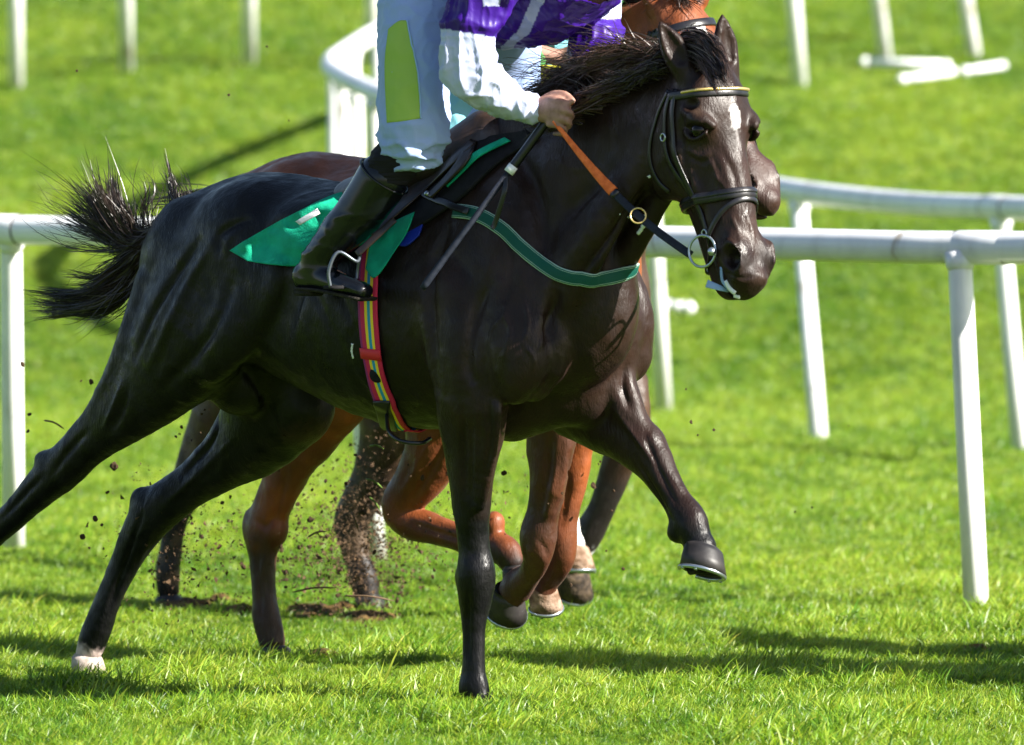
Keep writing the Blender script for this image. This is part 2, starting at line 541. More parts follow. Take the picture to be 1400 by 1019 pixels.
# ---------------------------------------------------------------- white rails
def plastic(name, tone=(.80, .81, .83)):
    m = mat(name, tone, .33, .5)
    f = noise_node(m, 9, 8, vec=(1, 1, .25), dist=.6)
    c = ramp(m, f, [(.28, (.34, .29, .22)), (.39, tuple(q * .86 for q in tone)), (.55, tone), (1, tone)])
    m.node_tree.links.new(c, m.node_tree.nodes['Principled BSDF'].inputs['Base Color'])
    bump(m, noise_node(m, 3, 2), .05, .01)
    return m
RAILM = plastic('white_rail_plastic')
POSTM = plastic('white_post_plastic', (.82, .82, .82))
SEAM = mat('dark_seam', (.06, .05, .05), .7)
def post_between(parent, top, bot, r, name='post'):
    top = np.array(top); bot = np.array(bot)
    mb = MB(); d = bot - top
    b2 = bot + d / np.linalg.norm(d) * .12
    tube(mb, [top, top + d * .03, top + d * .5, b2], [r * .92, r, r * 1.02, r * 1.05], 20)
    return mb.build(name, POSTM, parent)
def run_rail(name, px_pts, rad, posts, label, post_r, sleeves=(), n=10):
    "px_pts: pixel x, pixel y of the centre of the bar and its distance; posts: pixel x,y,Y top; pixel x,y foot"
    c = smoothpath([at(*p) for p in px_pts], n)
    g = c[len(c)//2]; e = empty(name, (g[0], g[1], float(gz(g[0], g[1]))))
    tag(e, label, 'rail')
    mb = MB(); tube(mb, c, rad, 28); mb.build('top_bar', RAILM, e)
    for (x, y, Y) in sleeves:
        p = at(x, y, Y); i = int(np.argmin(np.linalg.norm(c - p, axis=1))); i = min(max(i, 1), len(c) - 2)
        t = c[i+1] - c[i-1]; t /= np.linalg.norm(t)
        mb = MB(); tube(mb, [c[i] - t * .10, c[i] - t * .09, c[i] + t * .09, c[i] + t * .10], [rad * 1.0, rad * 1.05, rad * 1.05, rad * 1.0], 28)
        s = mb.build('joint_sleeve', RAILM, e)
        for q in (-.10, .10):
            mb = MB(); tube(mb, [c[i] + t * (q - .003), c[i] + t * (q + .003)], rad * 1.035, 28); mb.build('seam', SEAM, s)
    for (tx, ty, tY, bx, by) in posts:
        b = ground_at(bx, by)
        post_between(e, at(tx, ty, tY), b, post_r)
        mb = MB(); t = at(tx, ty, tY); d = (b - t) / np.linalg.norm(b - t)
        tube(mb, [t - d * .01, t + d * .03, t + d * .05], [post_r * 1.25, post_r * 1.2, post_r * 1.0], 20); mb.build('post_socket', RAILM, e)
    return e
run_rail('running_rail', [(-260, 305, 31.6), (0, 314, 30.9), (350, 320, 30.2), (700, 327, 29.4), (1060, 334, 28.6), (1240, 338, 28.2), (1400, 339, 27.9), (1700, 340, 27.2)], .054,
         [(15, 325, 30.9, 19, 752), (477, 340, 30.0, 514, 772), (1312, 350, 28.05, 1335, 832)],
         'near white plastic running rail with round top bar right behind the horses', .040, sleeves=[(1345, 339, 28.0), (25, 314, 30.9)])
far_pts = [(1900, 290, 37), (1640, 292, 38), (1400, 285, 39), (1250, 279, 40), (1090, 262, 41), (940, 235, 42.5), (780, 202, 44.2), (640, 168, 46), (530, 133, 47.4),
           (468, 105, 48.5), (452, 88, 49.2), (470, 72, 50.0), (530, 36, 51.5), (640, -18, 53.5), (800, -80, 56)]
run_rail('curved_rail', far_pts, .056,
         [(1368, 300, 39.2, 1396, 620), (1092, 280, 41, 1120, 605), (890, 240, 43.2, 908, 563), (760, 215, 44.6, 775, 520), (655, 190, 45.8, 668, 490), (585, 165, 46.7, 596, 470),
          (512, 140, 47.6, 521, 440), (486, 130, 48.2, 495, 425), (468, 115, 48.7, 476, 415), (457, 95, 49.2, 461, 400), (482, 75, 50.3, 488, 380), (518, 55, 51.2, 524, 330), (620, 0, 53.2, 626, 290)],
         'blurred curved white rail swinging round behind the jockey', .041, sleeves=[(1368, 284, 39.2)])
far_top = [(-120, -190, 57.5), (22, -196, 57.6), (173, -200, 58), (341, -205, 58.6), (508, -205, 58.6), (800, -206, 59), (1085, -200, 58), (1200, -200, 58.8), (1325, -210, 59.6), (1560, -220, 60)]
run_rail('distant_rail', far_top, .056,
         [(21, -196, 57.6, 22, 122), (170, -200, 58, 173, 101), (340, -205, 58.6, 341, 90), (507, -205, 58.6, 509, 92), (1070, -200, 58, 1094, 115), (1177, -200, 58.8, 1211, 88), (1290, -208, 59.6, 1332, 78)],
         'farthest white rail on the grass bank, only its posts in view', .048)
def plank(px0, py0, px1, py1, wd, label):
    a = ground_at(px0, py0); b = ground_at(px1, py1)
    e = empty('fallen_rail', tuple(a)); tag(e, label, 'fallen rail')
    up = np.array([0, 0, .055]); d = b - a; L = np.linalg.norm(d); d /= L
    mb = MB(); tube(mb, [a + up, a + up + d * L * .5, b + up], wd, 20); mb.build('bar', RAILM, e)
    for q in (a, b):
        s = 1 if q is b else -1
        mb = MB(); tube(mb, [q + up, q + up + s * d * .03, q + up + s * d * .05], [wd * 1.15, wd * 1.15, wd * .6], 20); mb.build('end_cap', RAILM, e)
plank(1186, 96, 1290, 100, .030, 'white rail bar lying on the bank at the foot of a post')
plank(1236, 119, 1300, 110, .028, 'short white rail bar lying nearest on the bank')
plank(1322, 108, 1368, 101, .028, 'short white rail bar lying on the bank farthest right')
plank(916, 432, 938, 434, .030, 'small white bar lying in the grass between horse chest and muzzle')
# ---------------------------------------------------------------- hair and straps
def strands(name, guides, n, parent, m, w0=.004, spread=(.012, .05), segs=14, curl=.012, lmin=.55, locks=6, seed=1):
    "guides: list of (weight, world polyline, spread factor); strands follow a guide or a blend of two neighbours"
    g = np.random.default_rng(seed)
    G = []
    for wgt, p, sp in guides:
        q = smoothpath(p, 8); d = np.r_[0, np.cumsum(np.linalg.norm(np.diff(q, axis=0), axis=1))]
        t = np.linspace(0, d[-1], segs + 1)
        G.append((wgt, np.stack([np.interp(t, d, q[:, i]) for i in range(3)], 1), sp))
    wts = np.array([x[0] for x in G], float); wts /= wts.sum()
    LO = g.normal(0, 1, (len(G), locks, 3)); LP = g.uniform(0, 6.28, (len(G), locks, 3)); LL = g.uniform(lmin, 1.05, (len(G), locks)); V = []; F = []; base = 0
    T = np.linspace(0, 1, segs + 1)
    for k in range(n):
        i = g.choice(len(G), p=wts); j = int(np.clip(i + g.choice([-1, 0, 1]), 0, len(G) - 1))
        lk = g.integers(locks); b = .3 * (lk / locks)
        P = G[i][1] * (1 - b) + G[j][1] * b
        sp = G[i][2]
        L = min(1.0, LL[i, lk] * g.uniform(.82, 1.0)) if g.random() < .9 else g.uniform(lmin, 1)
        idx = T * L * segs; i0 = np.minimum(idx.astype(int), segs - 1); fr = (idx - i0)[:, None]
        P = P[i0] * (1 - fr) + P[i0 + 1] * fr
        off0 = g.normal(0, 1, 3) * spread[0]; off1 = (LO[i, lk] + g.normal(0, .28 if g.random() < .9 else .9, 3)) * spread[1] * sp
        ph = LP[i, lk] + g.normal(0, .25, 3); fq = 4.5 + .3 * g.normal(0, 1, 3)
        P = P + off0 * (1 - T[:, None]) + off1 * (T[:, None] ** 1.5) + curl * T[:, None] * np.sin(T[:, None] * fq + ph)
        t = np.gradient(P, axis=0); t /= np.linalg.norm(t, axis=1)[:, None] + 1e-9
        s = np.cross(t, g.normal(0, 1, 3)); s /= np.linalg.norm(s, axis=1)[:, None] + 1e-9
        w_ = w0 * g.uniform(.5, 1.3) * np.sqrt(np.maximum(1 - T, .0))[:, None] * .5 + .0003
        V.append(np.stack([P - s * w_, P + s * w_], 1).reshape(-1, 3))
        a = base + 2 * np.arange(segs)
        F.append(np.stack([a, a + 1, a + 3, a + 2], 1)); base += 2 * (segs + 1)
    return mesh(name, np.vstack(V), np.vstack(F), m, parent)
def hair_mat(name, c1, c2, rough=.38):
    m = noisy(name, c1, c2, 6, rough, .5, vec=(1, 1, 1))
    m.node_tree.nodes['Principled BSDF'].inputs['Sheen Weight'].default_value = .1
    return m
HAIRM = hair_mat('dark_mane_hair', (.006, .004, .004), (.060, .028, .018))
TAILM = hair_mat('black_tail_hair', (.004, .003, .003), (.030, .016, .011))
LEATHER = noisy('black_leather', (.006, .006, .008), (.014, .013, .016), 30, .32, .5, bs=.15, bd=.002, bscale=150)
def cast(bvh, px, py, off=0.0):
    d = ray(px, py); d = d / np.linalg.norm(d)
    h = bvh.ray_cast(Vector(CO), Vector(d))
    if h[0] is None: return None
    n = np.array(h[1])
    if n @ d > 0: n = -n
    return np.array(h[0]) + n * off, n
def surf_path(bvh, pxs, n=8, off=.001, smooth=3):
    "pixels dropped on a body along the sight lines; a miss takes the nearest skin to the last depth"
    q = smoothpath(pxs, n); P = []; N = []; last = None
    for x, y in q[:, :2]:
        h = cast(bvh, x, y)
        if h is None:
            Y = last[1] if last is not None else 23.5
            p = at(x, y, Y); r = bvh.find_nearest(Vector(p)); h = (np.array(r[0]), np.array(r[1]))
        P.append(h[0]); N.append(h[1]); last = h[0]
    P = np.array(P); N = np.array(N)
    for _ in range(smooth):
        P[1:-1] = .25 * P[:-2] + .5 * P[1:-1] + .25 * P[2:]; N[1:-1] = .25 * N[:-2] + .5 * N[1:-1] + .25 * N[2:]
    N /= np.linalg.norm(N, axis=1)[:, None]
    # keep it just outside the skin
    for i in range(len(P)):
        r = bvh.find_nearest(Vector(P[i]))
        if r[0] is not None:
            s = (P[i] - np.array(r[0])) @ np.array(r[1])
            if s < off: P[i] = P[i] + np.array(r[1]) * (off - s)
    return P, N
def strap_px(name, bvh, pxs, wid, th, m, parent, off=.001, n=8, smooth=3):
    P, N = surf_path(bvh, pxs, n, off, smooth)
    mb = MB(); ribbon(mb, P, N, wid, th); return mb.build(name, m, parent)
def head_ring(H, bvh, al_f, al_b, a0, a1, dpc=-.09, n=40, off=.002):
    "points around a head where a band lies; angle 0 = face front, +90 = left side"
    P = []; N = []
    for th in np.linspace(math.radians(a0), math.radians(a1), n):
        al = al_f + (al_b - al_f) * (1 - math.cos(th)) / 2
        c = H.wp(al, dpc, 0)
        dr = H.fr.vec(math.cos(th) * H.n + math.sin(th) * H.l)
        h = bvh.ray_cast(Vector(c + dr * .165), Vector(-dr))
        if h[0] is None: continue
        P.append(np.array(h[0])); N.append(dr)
    P = np.array(P); N = np.array(N)
    for _ in range(2):
        P[1:-1] = .25 * P[:-2] + .5 * P[1:-1] + .25 * P[2:]
    return P + N * off, N
def side_strap(H, bvh, rows, q, wid, th, name, m, parent, off=.002):
    "rows: al, dp on the side of the head"
    P = []; N = []
    for al, dp in smoothpath(rows, 6):
        c = H.wp(al, dp, 0); dr = H.fr.vec(H.l * q)
        h = bvh.ray_cast(Vector(c + dr * .2), Vector(-dr))
        if h[0] is None: continue
        if (np.array(h[0]) - c) @ dr < .01: continue
        P.append(np.array(h[0]) + dr * off); N.append(dr)
    if len(P) < 3: return None
    P = np.array(P)
    for _ in range(2): P[1:-1] = .25 * P[:-2] + .5 * P[1:-1] + .25 * P[2:]
    mb = MB(); ribbon(mb, P, N, wid, th); return mb.build(name, m, parent)
def torus(mb, c, nrm, r, t, seg=36):
    nrm = np.asarray(nrm, float); nrm = nrm / np.linalg.norm(nrm)
    a = np.cross(nrm, [0, 0, 1.0]); a /= np.linalg.norm(a) + 1e-9; b = np.cross(nrm, a)
    v = []; f = []
    for i in range(seg):
        th = 2 * math.pi * i / seg; d = math.cos(th) * a + math.sin(th) * b
        for k in range(8):
            ph = 2 * math.pi * k / 8
            v.append(np.asarray(c) + d * (r + t * math.cos(ph)) + nrm * t * math.sin(ph))
    for i in range(seg):
        for k in range(8): f.append((i*8+k, ((i+1) % seg)*8+k, ((i+1) % seg)*8+(k+1) % 8, i*8+(k+1) % 8))
    return mb.add(v, f)
def ball(mb, c, r, n=12):
    r = np.broadcast_to(np.asarray(r, float), (3,)); v = []; f = []
    for i in range(n + 1):
        for k in range(n * 2):
            a = math.pi * i / n; b = math.pi * k / n
            v.append(np.asarray(c) + r * np.array([math.sin(a) * math.cos(b), math.sin(a) * math.sin(b), math.cos(a)]))
    m = 2 * n
    for i in range(n):
        for k in range(m): f.append((i*m+k, i*m+(k+1) % m, (i+1)*m+(k+1) % m, (i+1)*m+k))
    return mb.add(v, f)
def patch(name, bvh, rows, parent, m, off=.012, th=.004, nu=40, nv=26, wr=.006, seed=0, tuck=None):
    "cloth or leather laid on a body: rows of pixels (each a polyline), spread smoothly between them"
    R_ = [smoothpath(np.asarray(r, float), 10) for r in rows]
    def res(p, n):
        d = np.r_[0, np.cumsum(np.linalg.norm(np.diff(p, axis=0), axis=1))]; t = np.linspace(0, d[-1], n)
        return np.stack([np.interp(t, d, p[:, i]) for i in range(p.shape[1])], 1)
    A = np.stack([res(r, nu) for r in R_])           # rows x nu x 2 (or 3 with a lift)
    B = np.stack([res(A[:, j], nv) if len(rows) == 2 else res(smoothpath(A[:, j], 8), nv) for j in range(nu)], 1)  # nv x nu x k
    V = np.zeros((nv, nu, 3)); ok = np.zeros((nv, nu), bool); NN = np.zeros((nv, nu, 3))
    for i in range(nv):
        for j in range(nu):
            x, y = B[i, j, :2]; h = cast(bvh, x, y)
            if h is not None: V[i, j], NN[i, j] = h; ok[i, j] = True
    my = np.median(V[ok][:, 1]) if ok.any() else 23.8
    # fill the misses from neighbours' depth, then relax depth
    D = np.where(ok, V[..., 1], np.nan)
    for _ in range(60):
        if not np.isnan(D).any(): break
        P = np.pad(D, 1, constant_values=np.nan)
        with np.errstate(all='ignore'):
            import warnings; warnings.simplefilter('ignore')
            a = np.nanmean(np.stack([P[:-2, 1:-1], P[2:, 1:-1], P[1:-1, :-2], P[1:-1, 2:]]), axis=0)
        D = np.where(np.isnan(D), a, D)
    D = np.where(np.isnan(D), my, D)
    for _ in range(3):
        P = np.pad(D, 1, mode='edge'); D = .5 * D + .125 * (P[:-2, 1:-1] + P[2:, 1:-1] + P[1:-1, :-2] + P[1:-1, 2:])
    lift = B[..., 2] if B.shape[2] > 2 else 0
    q = np.stack([B[..., 0] / 40, B[..., 1] / 40, np.full(D.shape, seed * 3.1)], -1).reshape(-1, 3)
    wv = (vnoise(q, 1.2, seed) + .5 * vnoise(q, 3.1, seed + 1)).reshape(D.shape) - .75
    D = D - off - lift - wr * 2 * wv
    W_ = np.zeros((nv, nu, 3)); 
    for i in range(nv):
        for j in range(nu): W_[i, j] = at(B[i, j, 0], B[i, j, 1], D[i, j])
    idx = np.arange(nv * nu).reshape(nv, nu)
    Q = np.stack([idx[:-1, :-1].ravel(), idx[1:, :-1].ravel(), idx[1:, 1:].ravel(), idx[:-1, 1:].ravel()], 1)
    uu, vv = np.meshgrid(np.linspace(0, 1, nu), np.linspace(0, 1, nv))
    o = mesh(name, W_.reshape(-1, 3), Q, m, parent, uv=np.stack([uu, vv, uu * 0], -1).reshape(-1, 3))
    md = o.modifiers.new('thick', 'SOLIDIFY'); md.thickness = th; md.offset = 0
    return o
# ---------------------------------------------------------------- horses: shared pieces
def horse_mat(name, rough=.38, spec=.5, tint=(1, 1, 1), vein=.5, sheen=.25):
    m = mat(name, (.1, .1, .1), rough, spec)
    t = m.node_tree; b = t.nodes['Principled BSDF']
    a = t.nodes.new('ShaderNodeAttribute'); a.attribute_name = 'coat'
    f = noise_node(m, 14, 6, vec=(1, 1, .6))
    r = ramp(m, f, [(.3, (.7, .7, .7)), (.7, (1.25, 1.25, 1.25))])
    mx = t.nodes.new('ShaderNodeMix'); mx.data_type = 'RGBA'; mx.blend_type = 'MULTIPLY'; mx.inputs[0].default_value = 1
    t.links.new(a.outputs['Color'], mx.inputs[6]); t.links.new(r, mx.inputs[7]); t.links.new(mx.outputs[2], b.inputs['Base Color'])
    rr = ramp(m, noise_node(m, 22, 8), [(.3, (rough - .08,) * 3), (.7, (rough + .24,) * 3)])
    t.links.new(rr, b.inputs['Roughness'])
    b.inputs['Sheen Weight'].default_value = sheen; b.inputs['Sheen Roughness'].default_value = .4
    b.inputs['Sheen Tint'].default_value = (.8, .6, .55, 1)
    bump(m, noise_node(m, 190, 3, vec=(1, 1, .3)), .42, .004)
    bump(m, noise_node(m, 8, 3, dist=.8, vec=(1, 1, .5)), .35, .02)
    bump(m, noise_node(m, 34, 2, dist=1.5), .12, .006)
    return m
HOOFM = noisy('hoof_horn', (.010, .009, .010), (.030, .026, .026), 14, .5, .4, bs=.2, bd=.003, bscale=60)
HOOFP = noisy('pale_muddy_hoof', (.22, .17, .14), (.50, .42, .38), 30, .75, .3, bs=.5, bd=.006, bscale=60)
STEEL = mat('worn_steel', (.42, .47, .52), .3, .5, Metallic=.9)
SOLEM = noisy('muddy_sole', (.008, .008, .008), (.03, .025, .02), 40, .8, .2, bs=.8, bd=.01, bscale=80)
EYEM = mat('dark_eye', (.004, .003, .003), .10, .30)
def hoof(parent, top, down, fwd, r=.062, h=.075, m=None, shoe=True):
    "top = middle of the coronet, down = towards the sole, fwd = towards the toe"
    top = np.asarray(top, float); down = np.asarray(down, float); down /= np.linalg.norm(down)
    fwd = np.asarray(fwd, float); fwd = fwd - (fwd @ down) * down; fwd /= np.linalg.norm(fwd)
    sd = np.cross(down, fwd)
    def ring(c, a, b, n=28, heel=.72):
        o = []
        for k in range(n):
            th = 2 * math.pi * k / n
            cx = math.cos(th); sy = math.sin(th)
            q = heel if cx < 0 else 1
            o.append(c + fwd * a * cx * q + sd * b * sy)
        return o
    v = []; f = []
    rows = [(-.16, .64, -.04, .66), (-.05, .78, -.01, .80), (.02, .86, 0, .88), (.12, .90, .02, .91), (.5, 1.0, .07, .97), (1, 1.12, .17, 1.04), (1.0, 1.0, .17, .93), (.9, .8, .15, .74)]
    n = 28
    for t, s, o, b in rows:
        v += ring(top + down * h * t + fwd * r * o * 1.4, r * s * 1.08, r * b)
    for i in range(len(rows) - 1):
        for k in range(n): f.append((i*n+k, i*n+(k+1) % n, (i+1)*n+(k+1) % n, (i+1)*n+k))
    f.append(tuple(range(n))); f.append(tuple((len(rows)-1)*n + k for k in range(n))[::-1])
    mb = MB().add(v, f); ho = mb.build('hoof', m or HOOFM, parent)
    fv = []; 
    c0 = top + down * (h * .93) + fwd * r * .2
    mb = MB(); so = ring(c0, r * .9, r * .82); mb.add([c0 - down * .004 - fwd * r * .1] + so, [(0, 1 + k, 1 + (k + 1) % n) for k in range(n)])
    tube(mb, [c0 - fwd * r * .55, c0 + fwd * r * .3 + down * .002], [.016, .006], 10)
    mb.build('sole', SOLEM, ho)
    if shoe:
        mb = MB(); pts = []
        for k in range(23):
            th = (-.80 + 1.6 * k / 22) * math.pi
            cx = math.cos(th); q = .80 if cx < 0 else 1
            pts.append(top + down * (h + .003) + fwd * (r * .24 + r * 1.10 * cx * q * 1.0) + sd * r * .98 * math.sin(th))
        nr = [ -down ] * len(pts)
        T, N, B = frames(pts, down)
        tube(mb, pts, .0065, 8, up=down)
        for k in (3, 6, 16, 19):
            tube(mb, [pts[k] + down * .002, pts[k] + down * .009], .005, 6)
        mb.build('horseshoe', STEEL, ho)
    return ho
class Frame:
    "a horse's own frame: u forward, w to its left, z up; plane w=0 lies c0 along W"
    def __init__(s, theta, c0):
        s.U = np.array([math.cos(theta), -math.sin(theta), 0]); s.W = np.array([math.sin(theta), math.cos(theta), 0]); s.c0 = c0
    def J(s, px, py, w=0):
        d = ray(px, py); t = (s.c0 + w) / (d @ s.W); p = CO + d * t
        return np.array([p @ s.U, w, p[2]])
    def world(s, q):
        q = np.asarray(q, float)
        return q[..., 0:1] * s.U + (q[..., 1:2] + s.c0) * s.W + q[..., 2:3] * np.array([0, 0, 1.0])
    def vec(s, q):
        q = np.asarray(q, float)
        return q[0] * s.U + q[1] * s.W + q[2] * np.array([0, 0, 1.0])
    def chain(s, rows):
        "rows: px py w r_side r_other"
        return np.array([list(s.J(r[0], r[1], r[2])) + [r[3], r[4]] for r in rows])
class Head:
    def __init__(s, fr, P0, delta, tau, roll=0.0, sc=(1, 1, 1)):
        nh = np.array([math.cos(delta), -math.sin(delta), 0]); z = np.array([0, 0, 1.0])
        s.l = np.array([math.sin(delta), math.cos(delta), 0])
        s.a = math.sin(tau) * nh - math.cos(tau) * z
        s.n = math.cos(tau) * nh + math.sin(tau) * z
        if roll:
            l = math.cos(roll) * s.l - math.sin(roll) * s.a; s.a = math.cos(roll) * s.a + math.sin(roll) * s.l; s.l = l
        s.P0 = np.asarray(P0, float); s.fr = fr; s.sa, s.sd, s.sl = sc
    def p(s, al, dp, lat): return s.P0 + s.sa * al * s.a + s.sd * dp * s.n + s.sl * lat * s.l
    def wp(s, al, dp, lat): return s.fr.world(s.p(al, dp, lat))
    def sculpt(s, S, earlean=((-.1, -.25), (-.1, .1)), mouth=.0, ear=.15):
        ax = [s.a, s.n, s.l]; SC = np.array([s.sa, s.sd, s.sl])
        def E(al, dp, lat, rad, k, op='add'): S.ell(s.p(al, dp, lat), np.array(rad) * SC, ax, k, op)
        def Lm(rows, k, n=3, op='add'): S.limb([list(s.p(*r[:3])) + [r[3] * s.sl, r[4] * s.sd] for r in rows], s.l, k, n, op)
        st = [(-.02, .048, .06, -.075), (.03, .070, .080, -.085), (.08, .085, .100, -.10), (.13, .088, .112, -.114), (.18, .080, .112, -.118), (.24, .068, .104, -.112),
              (.31, .058, .088, -.098), (.38, .054, .074, -.084), (.45, .052, .062, -.072), (.51, .051, .056, -.066), (.555, .045, .048, -.064), (.59, .036, .038, -.064)]
        Lm([(al, cd, 0, hl, hd) for al, hl, hd, cd in st], .03, 4)
        E(.11, -.034, 0, (.10, .028, .080), .03)       # broad forehead
        E(.29, -.026, 0, (.17, .020, .034), .02)       # nasal bone
        for q in (-1, 1):
            E(.205, -.160, q * .048, (.105, .080, .038), .03)       # cheek
            E(.245, -.185, q * .045, (.06, .05, .030), .02)
            Lm([(.20, -.10, q * .080, .010, .012), (.27, -.095, q * .069, .009, .011), (.35, -.085, q * .056, .005, .009)], .018)      # facial crest
            Lm([(.105, -.055, q * .072, .014, .014), (.130, -.035, q * .074, .016, .014), (.142, -.016, q * .068, .014, .012), (.165, -.004, q * .058, .010, .010)], .016)
            Lm([(.140, -.056, q * .080, .006, .006), (.141, -.036, q * .084, .006, .006), (.150, -.016, q * .080, .006, .006)], .008)   # brow bone
            Lm([(.160, -.066, q * .080, .006, .006), (.182, -.056, q * .080, .006, .006), (.190, -.038, q * .077, .006, .006), (.182, -.014, q * .070, .006, .006)], .009)   # lower lid
            E(.092, -.036, q * .082, (.017, .016, .018), .010, 'sub')     # hollow above the eye
            E(.165, -.037, q * .098, (.015, .021, .016), .008, 'sub')    # eye socket
            E(.520, -.038, q * .031, (.050, .032, .021), .03)       # nostril wing
            Lm([(.485, -.036, q * .050, .005, .009), (.503, -.014, q * .050, .007, .009), (.550, -.012, q * .046, .006, .009), (.576, -.034, q * .043, .005, .008)], .010, 4)
            E(.530, -.027, q * .056, (.036, .025, .019) if q < 0 else (.022, .016, .010), .006, 'sub')
            if q < 0: E(.536, -.031, q * .042, (.025, .017, .022), .006, 'sub')
            Lm([(.27, -.058, q * .066, .005, .010), (.40, -.042, q * .056, .006, .012), (.47, -.044, q * .054, .004, .006)], .02, 3, 'sub')
            Lm([(.36, -.120, q * .058, .004, .008), (.28, -.135, q * .072, .004, .006), (.22, -.135, q * .085, .003, .004)], .012, 3, 'sub')
        E(.588, -.045, 0, (.034, .040, .038), .025)                  # upper lip
        E(.600, -.040, .012, (.018, .030, .020), .012)
        Lm([(.38, -.140, 0, .034, .028), (.46, -.136 - mouth * .3, 0, .032, .026), (.53, -.124 - mouth * .7, 0, .030, .028), (.585, -.112 - mouth, 0, .028, .026), (.605, -.098 - mouth, 0, .024, .016)], .022, 4)
        for q in (-1, 1):
            Lm([(.470, -.098, q * .056, .018, .005), (.53, -.092, q * .052, .024, .006), (.575, -.088 , q * .040, .028, .008), (.615, -.082, q * .02, .03, .009)], .006, 4, 'sub')
        for q, (fw, lt) in zip((-1, 1), earlean):
            b = s.p(-.012, -.060, q * .058); d = np.array([0, 0, 1.0]) + fw * s.n + lt * s.l; d /= np.linalg.norm(d)
            op = s.n * .80 + s.l * q * (.60 if q < 0 else -.1); op = op - (op @ d) * d; op /= np.linalg.norm(op); sd = np.cross(d, op)
            L = ear
            S.limb([list(b - d * .03) + [.032, .030], list(b + d * L * .25) + [.036, .026], list(b + d * L * .55) + [.034, .022], list(b + d * L * .82) + [.019, .014], list(b + d * L) + [.004, .004]], sd, .015, 5)
            S.limb([list(b + d * L * .22 + op * .026) + [.016, .014], list(b + d * L * .5 + op * .021) + [.023, .015], list(b + d * L * .86 + op * .011) + [.007, .007]], sd, .005, 5, 'sub')
# ---------------------------------------------------------------- the dark horse in front
FA = Frame(R(40), 18.07)
HA = Head(FA, FA.J(990, 92, -.03), R(12), R(16), R(0), (.985, 1.28, 1.27))
def sculpt_trunk(S, J):
    "barrel, neck, shoulders and quarters, laid out on the front horse; J may shift them for another horse"
    W = (0, 1, 0)
    C = lambda rows: np.array([list(J(r[0], r[1], r[2])) + [r[3], r[4]] for r in rows])
    # trunk
    S.limb(C([(268, 372, 0, .15, .17), (310, 366, 0, .20, .23), (375, 372, 0, .245, .265), (440, 392, 0, .265, .285), (510, 412, 0, .28, .315), (570, 424, 0, .285, .33), (640, 412, 0, .255, .345),
              (700, 395, 0, .205, .355), (745, 400, 0, .17, .30), (775, 420, 0, .14, .23)]), W, .04)
    S.limb(C([(600, 262, 0, .06, .07), (650, 225, 0, .05, .08), (700, 205, 0, .045, .08), (745, 195, 0, .05, .09)]), W, .06)   # withers
    S.limb(C([(270, 305, 0, .06, .05), (350, 272, 0, .10, .06), (430, 276, 0, .10, .05), (520, 295, 0, .09, .05)]), W, .06)    # croup and loin
    S.ell(J(258, 372, -.10), (.155, .11, .21), None, .04)
    S.ell(J(270, 365, .10), (.15, .11, .19), None, .04)
    S.ell(J(345, 335, -.12), (.20, .14, .18), None, .05)
    S.ell(J(345, 335, .12), (.20, .14, .18), None, .05)
    S.ell(J(430, 300, -.13), (.12, .10, .06), None, .05)                                     # hip bone
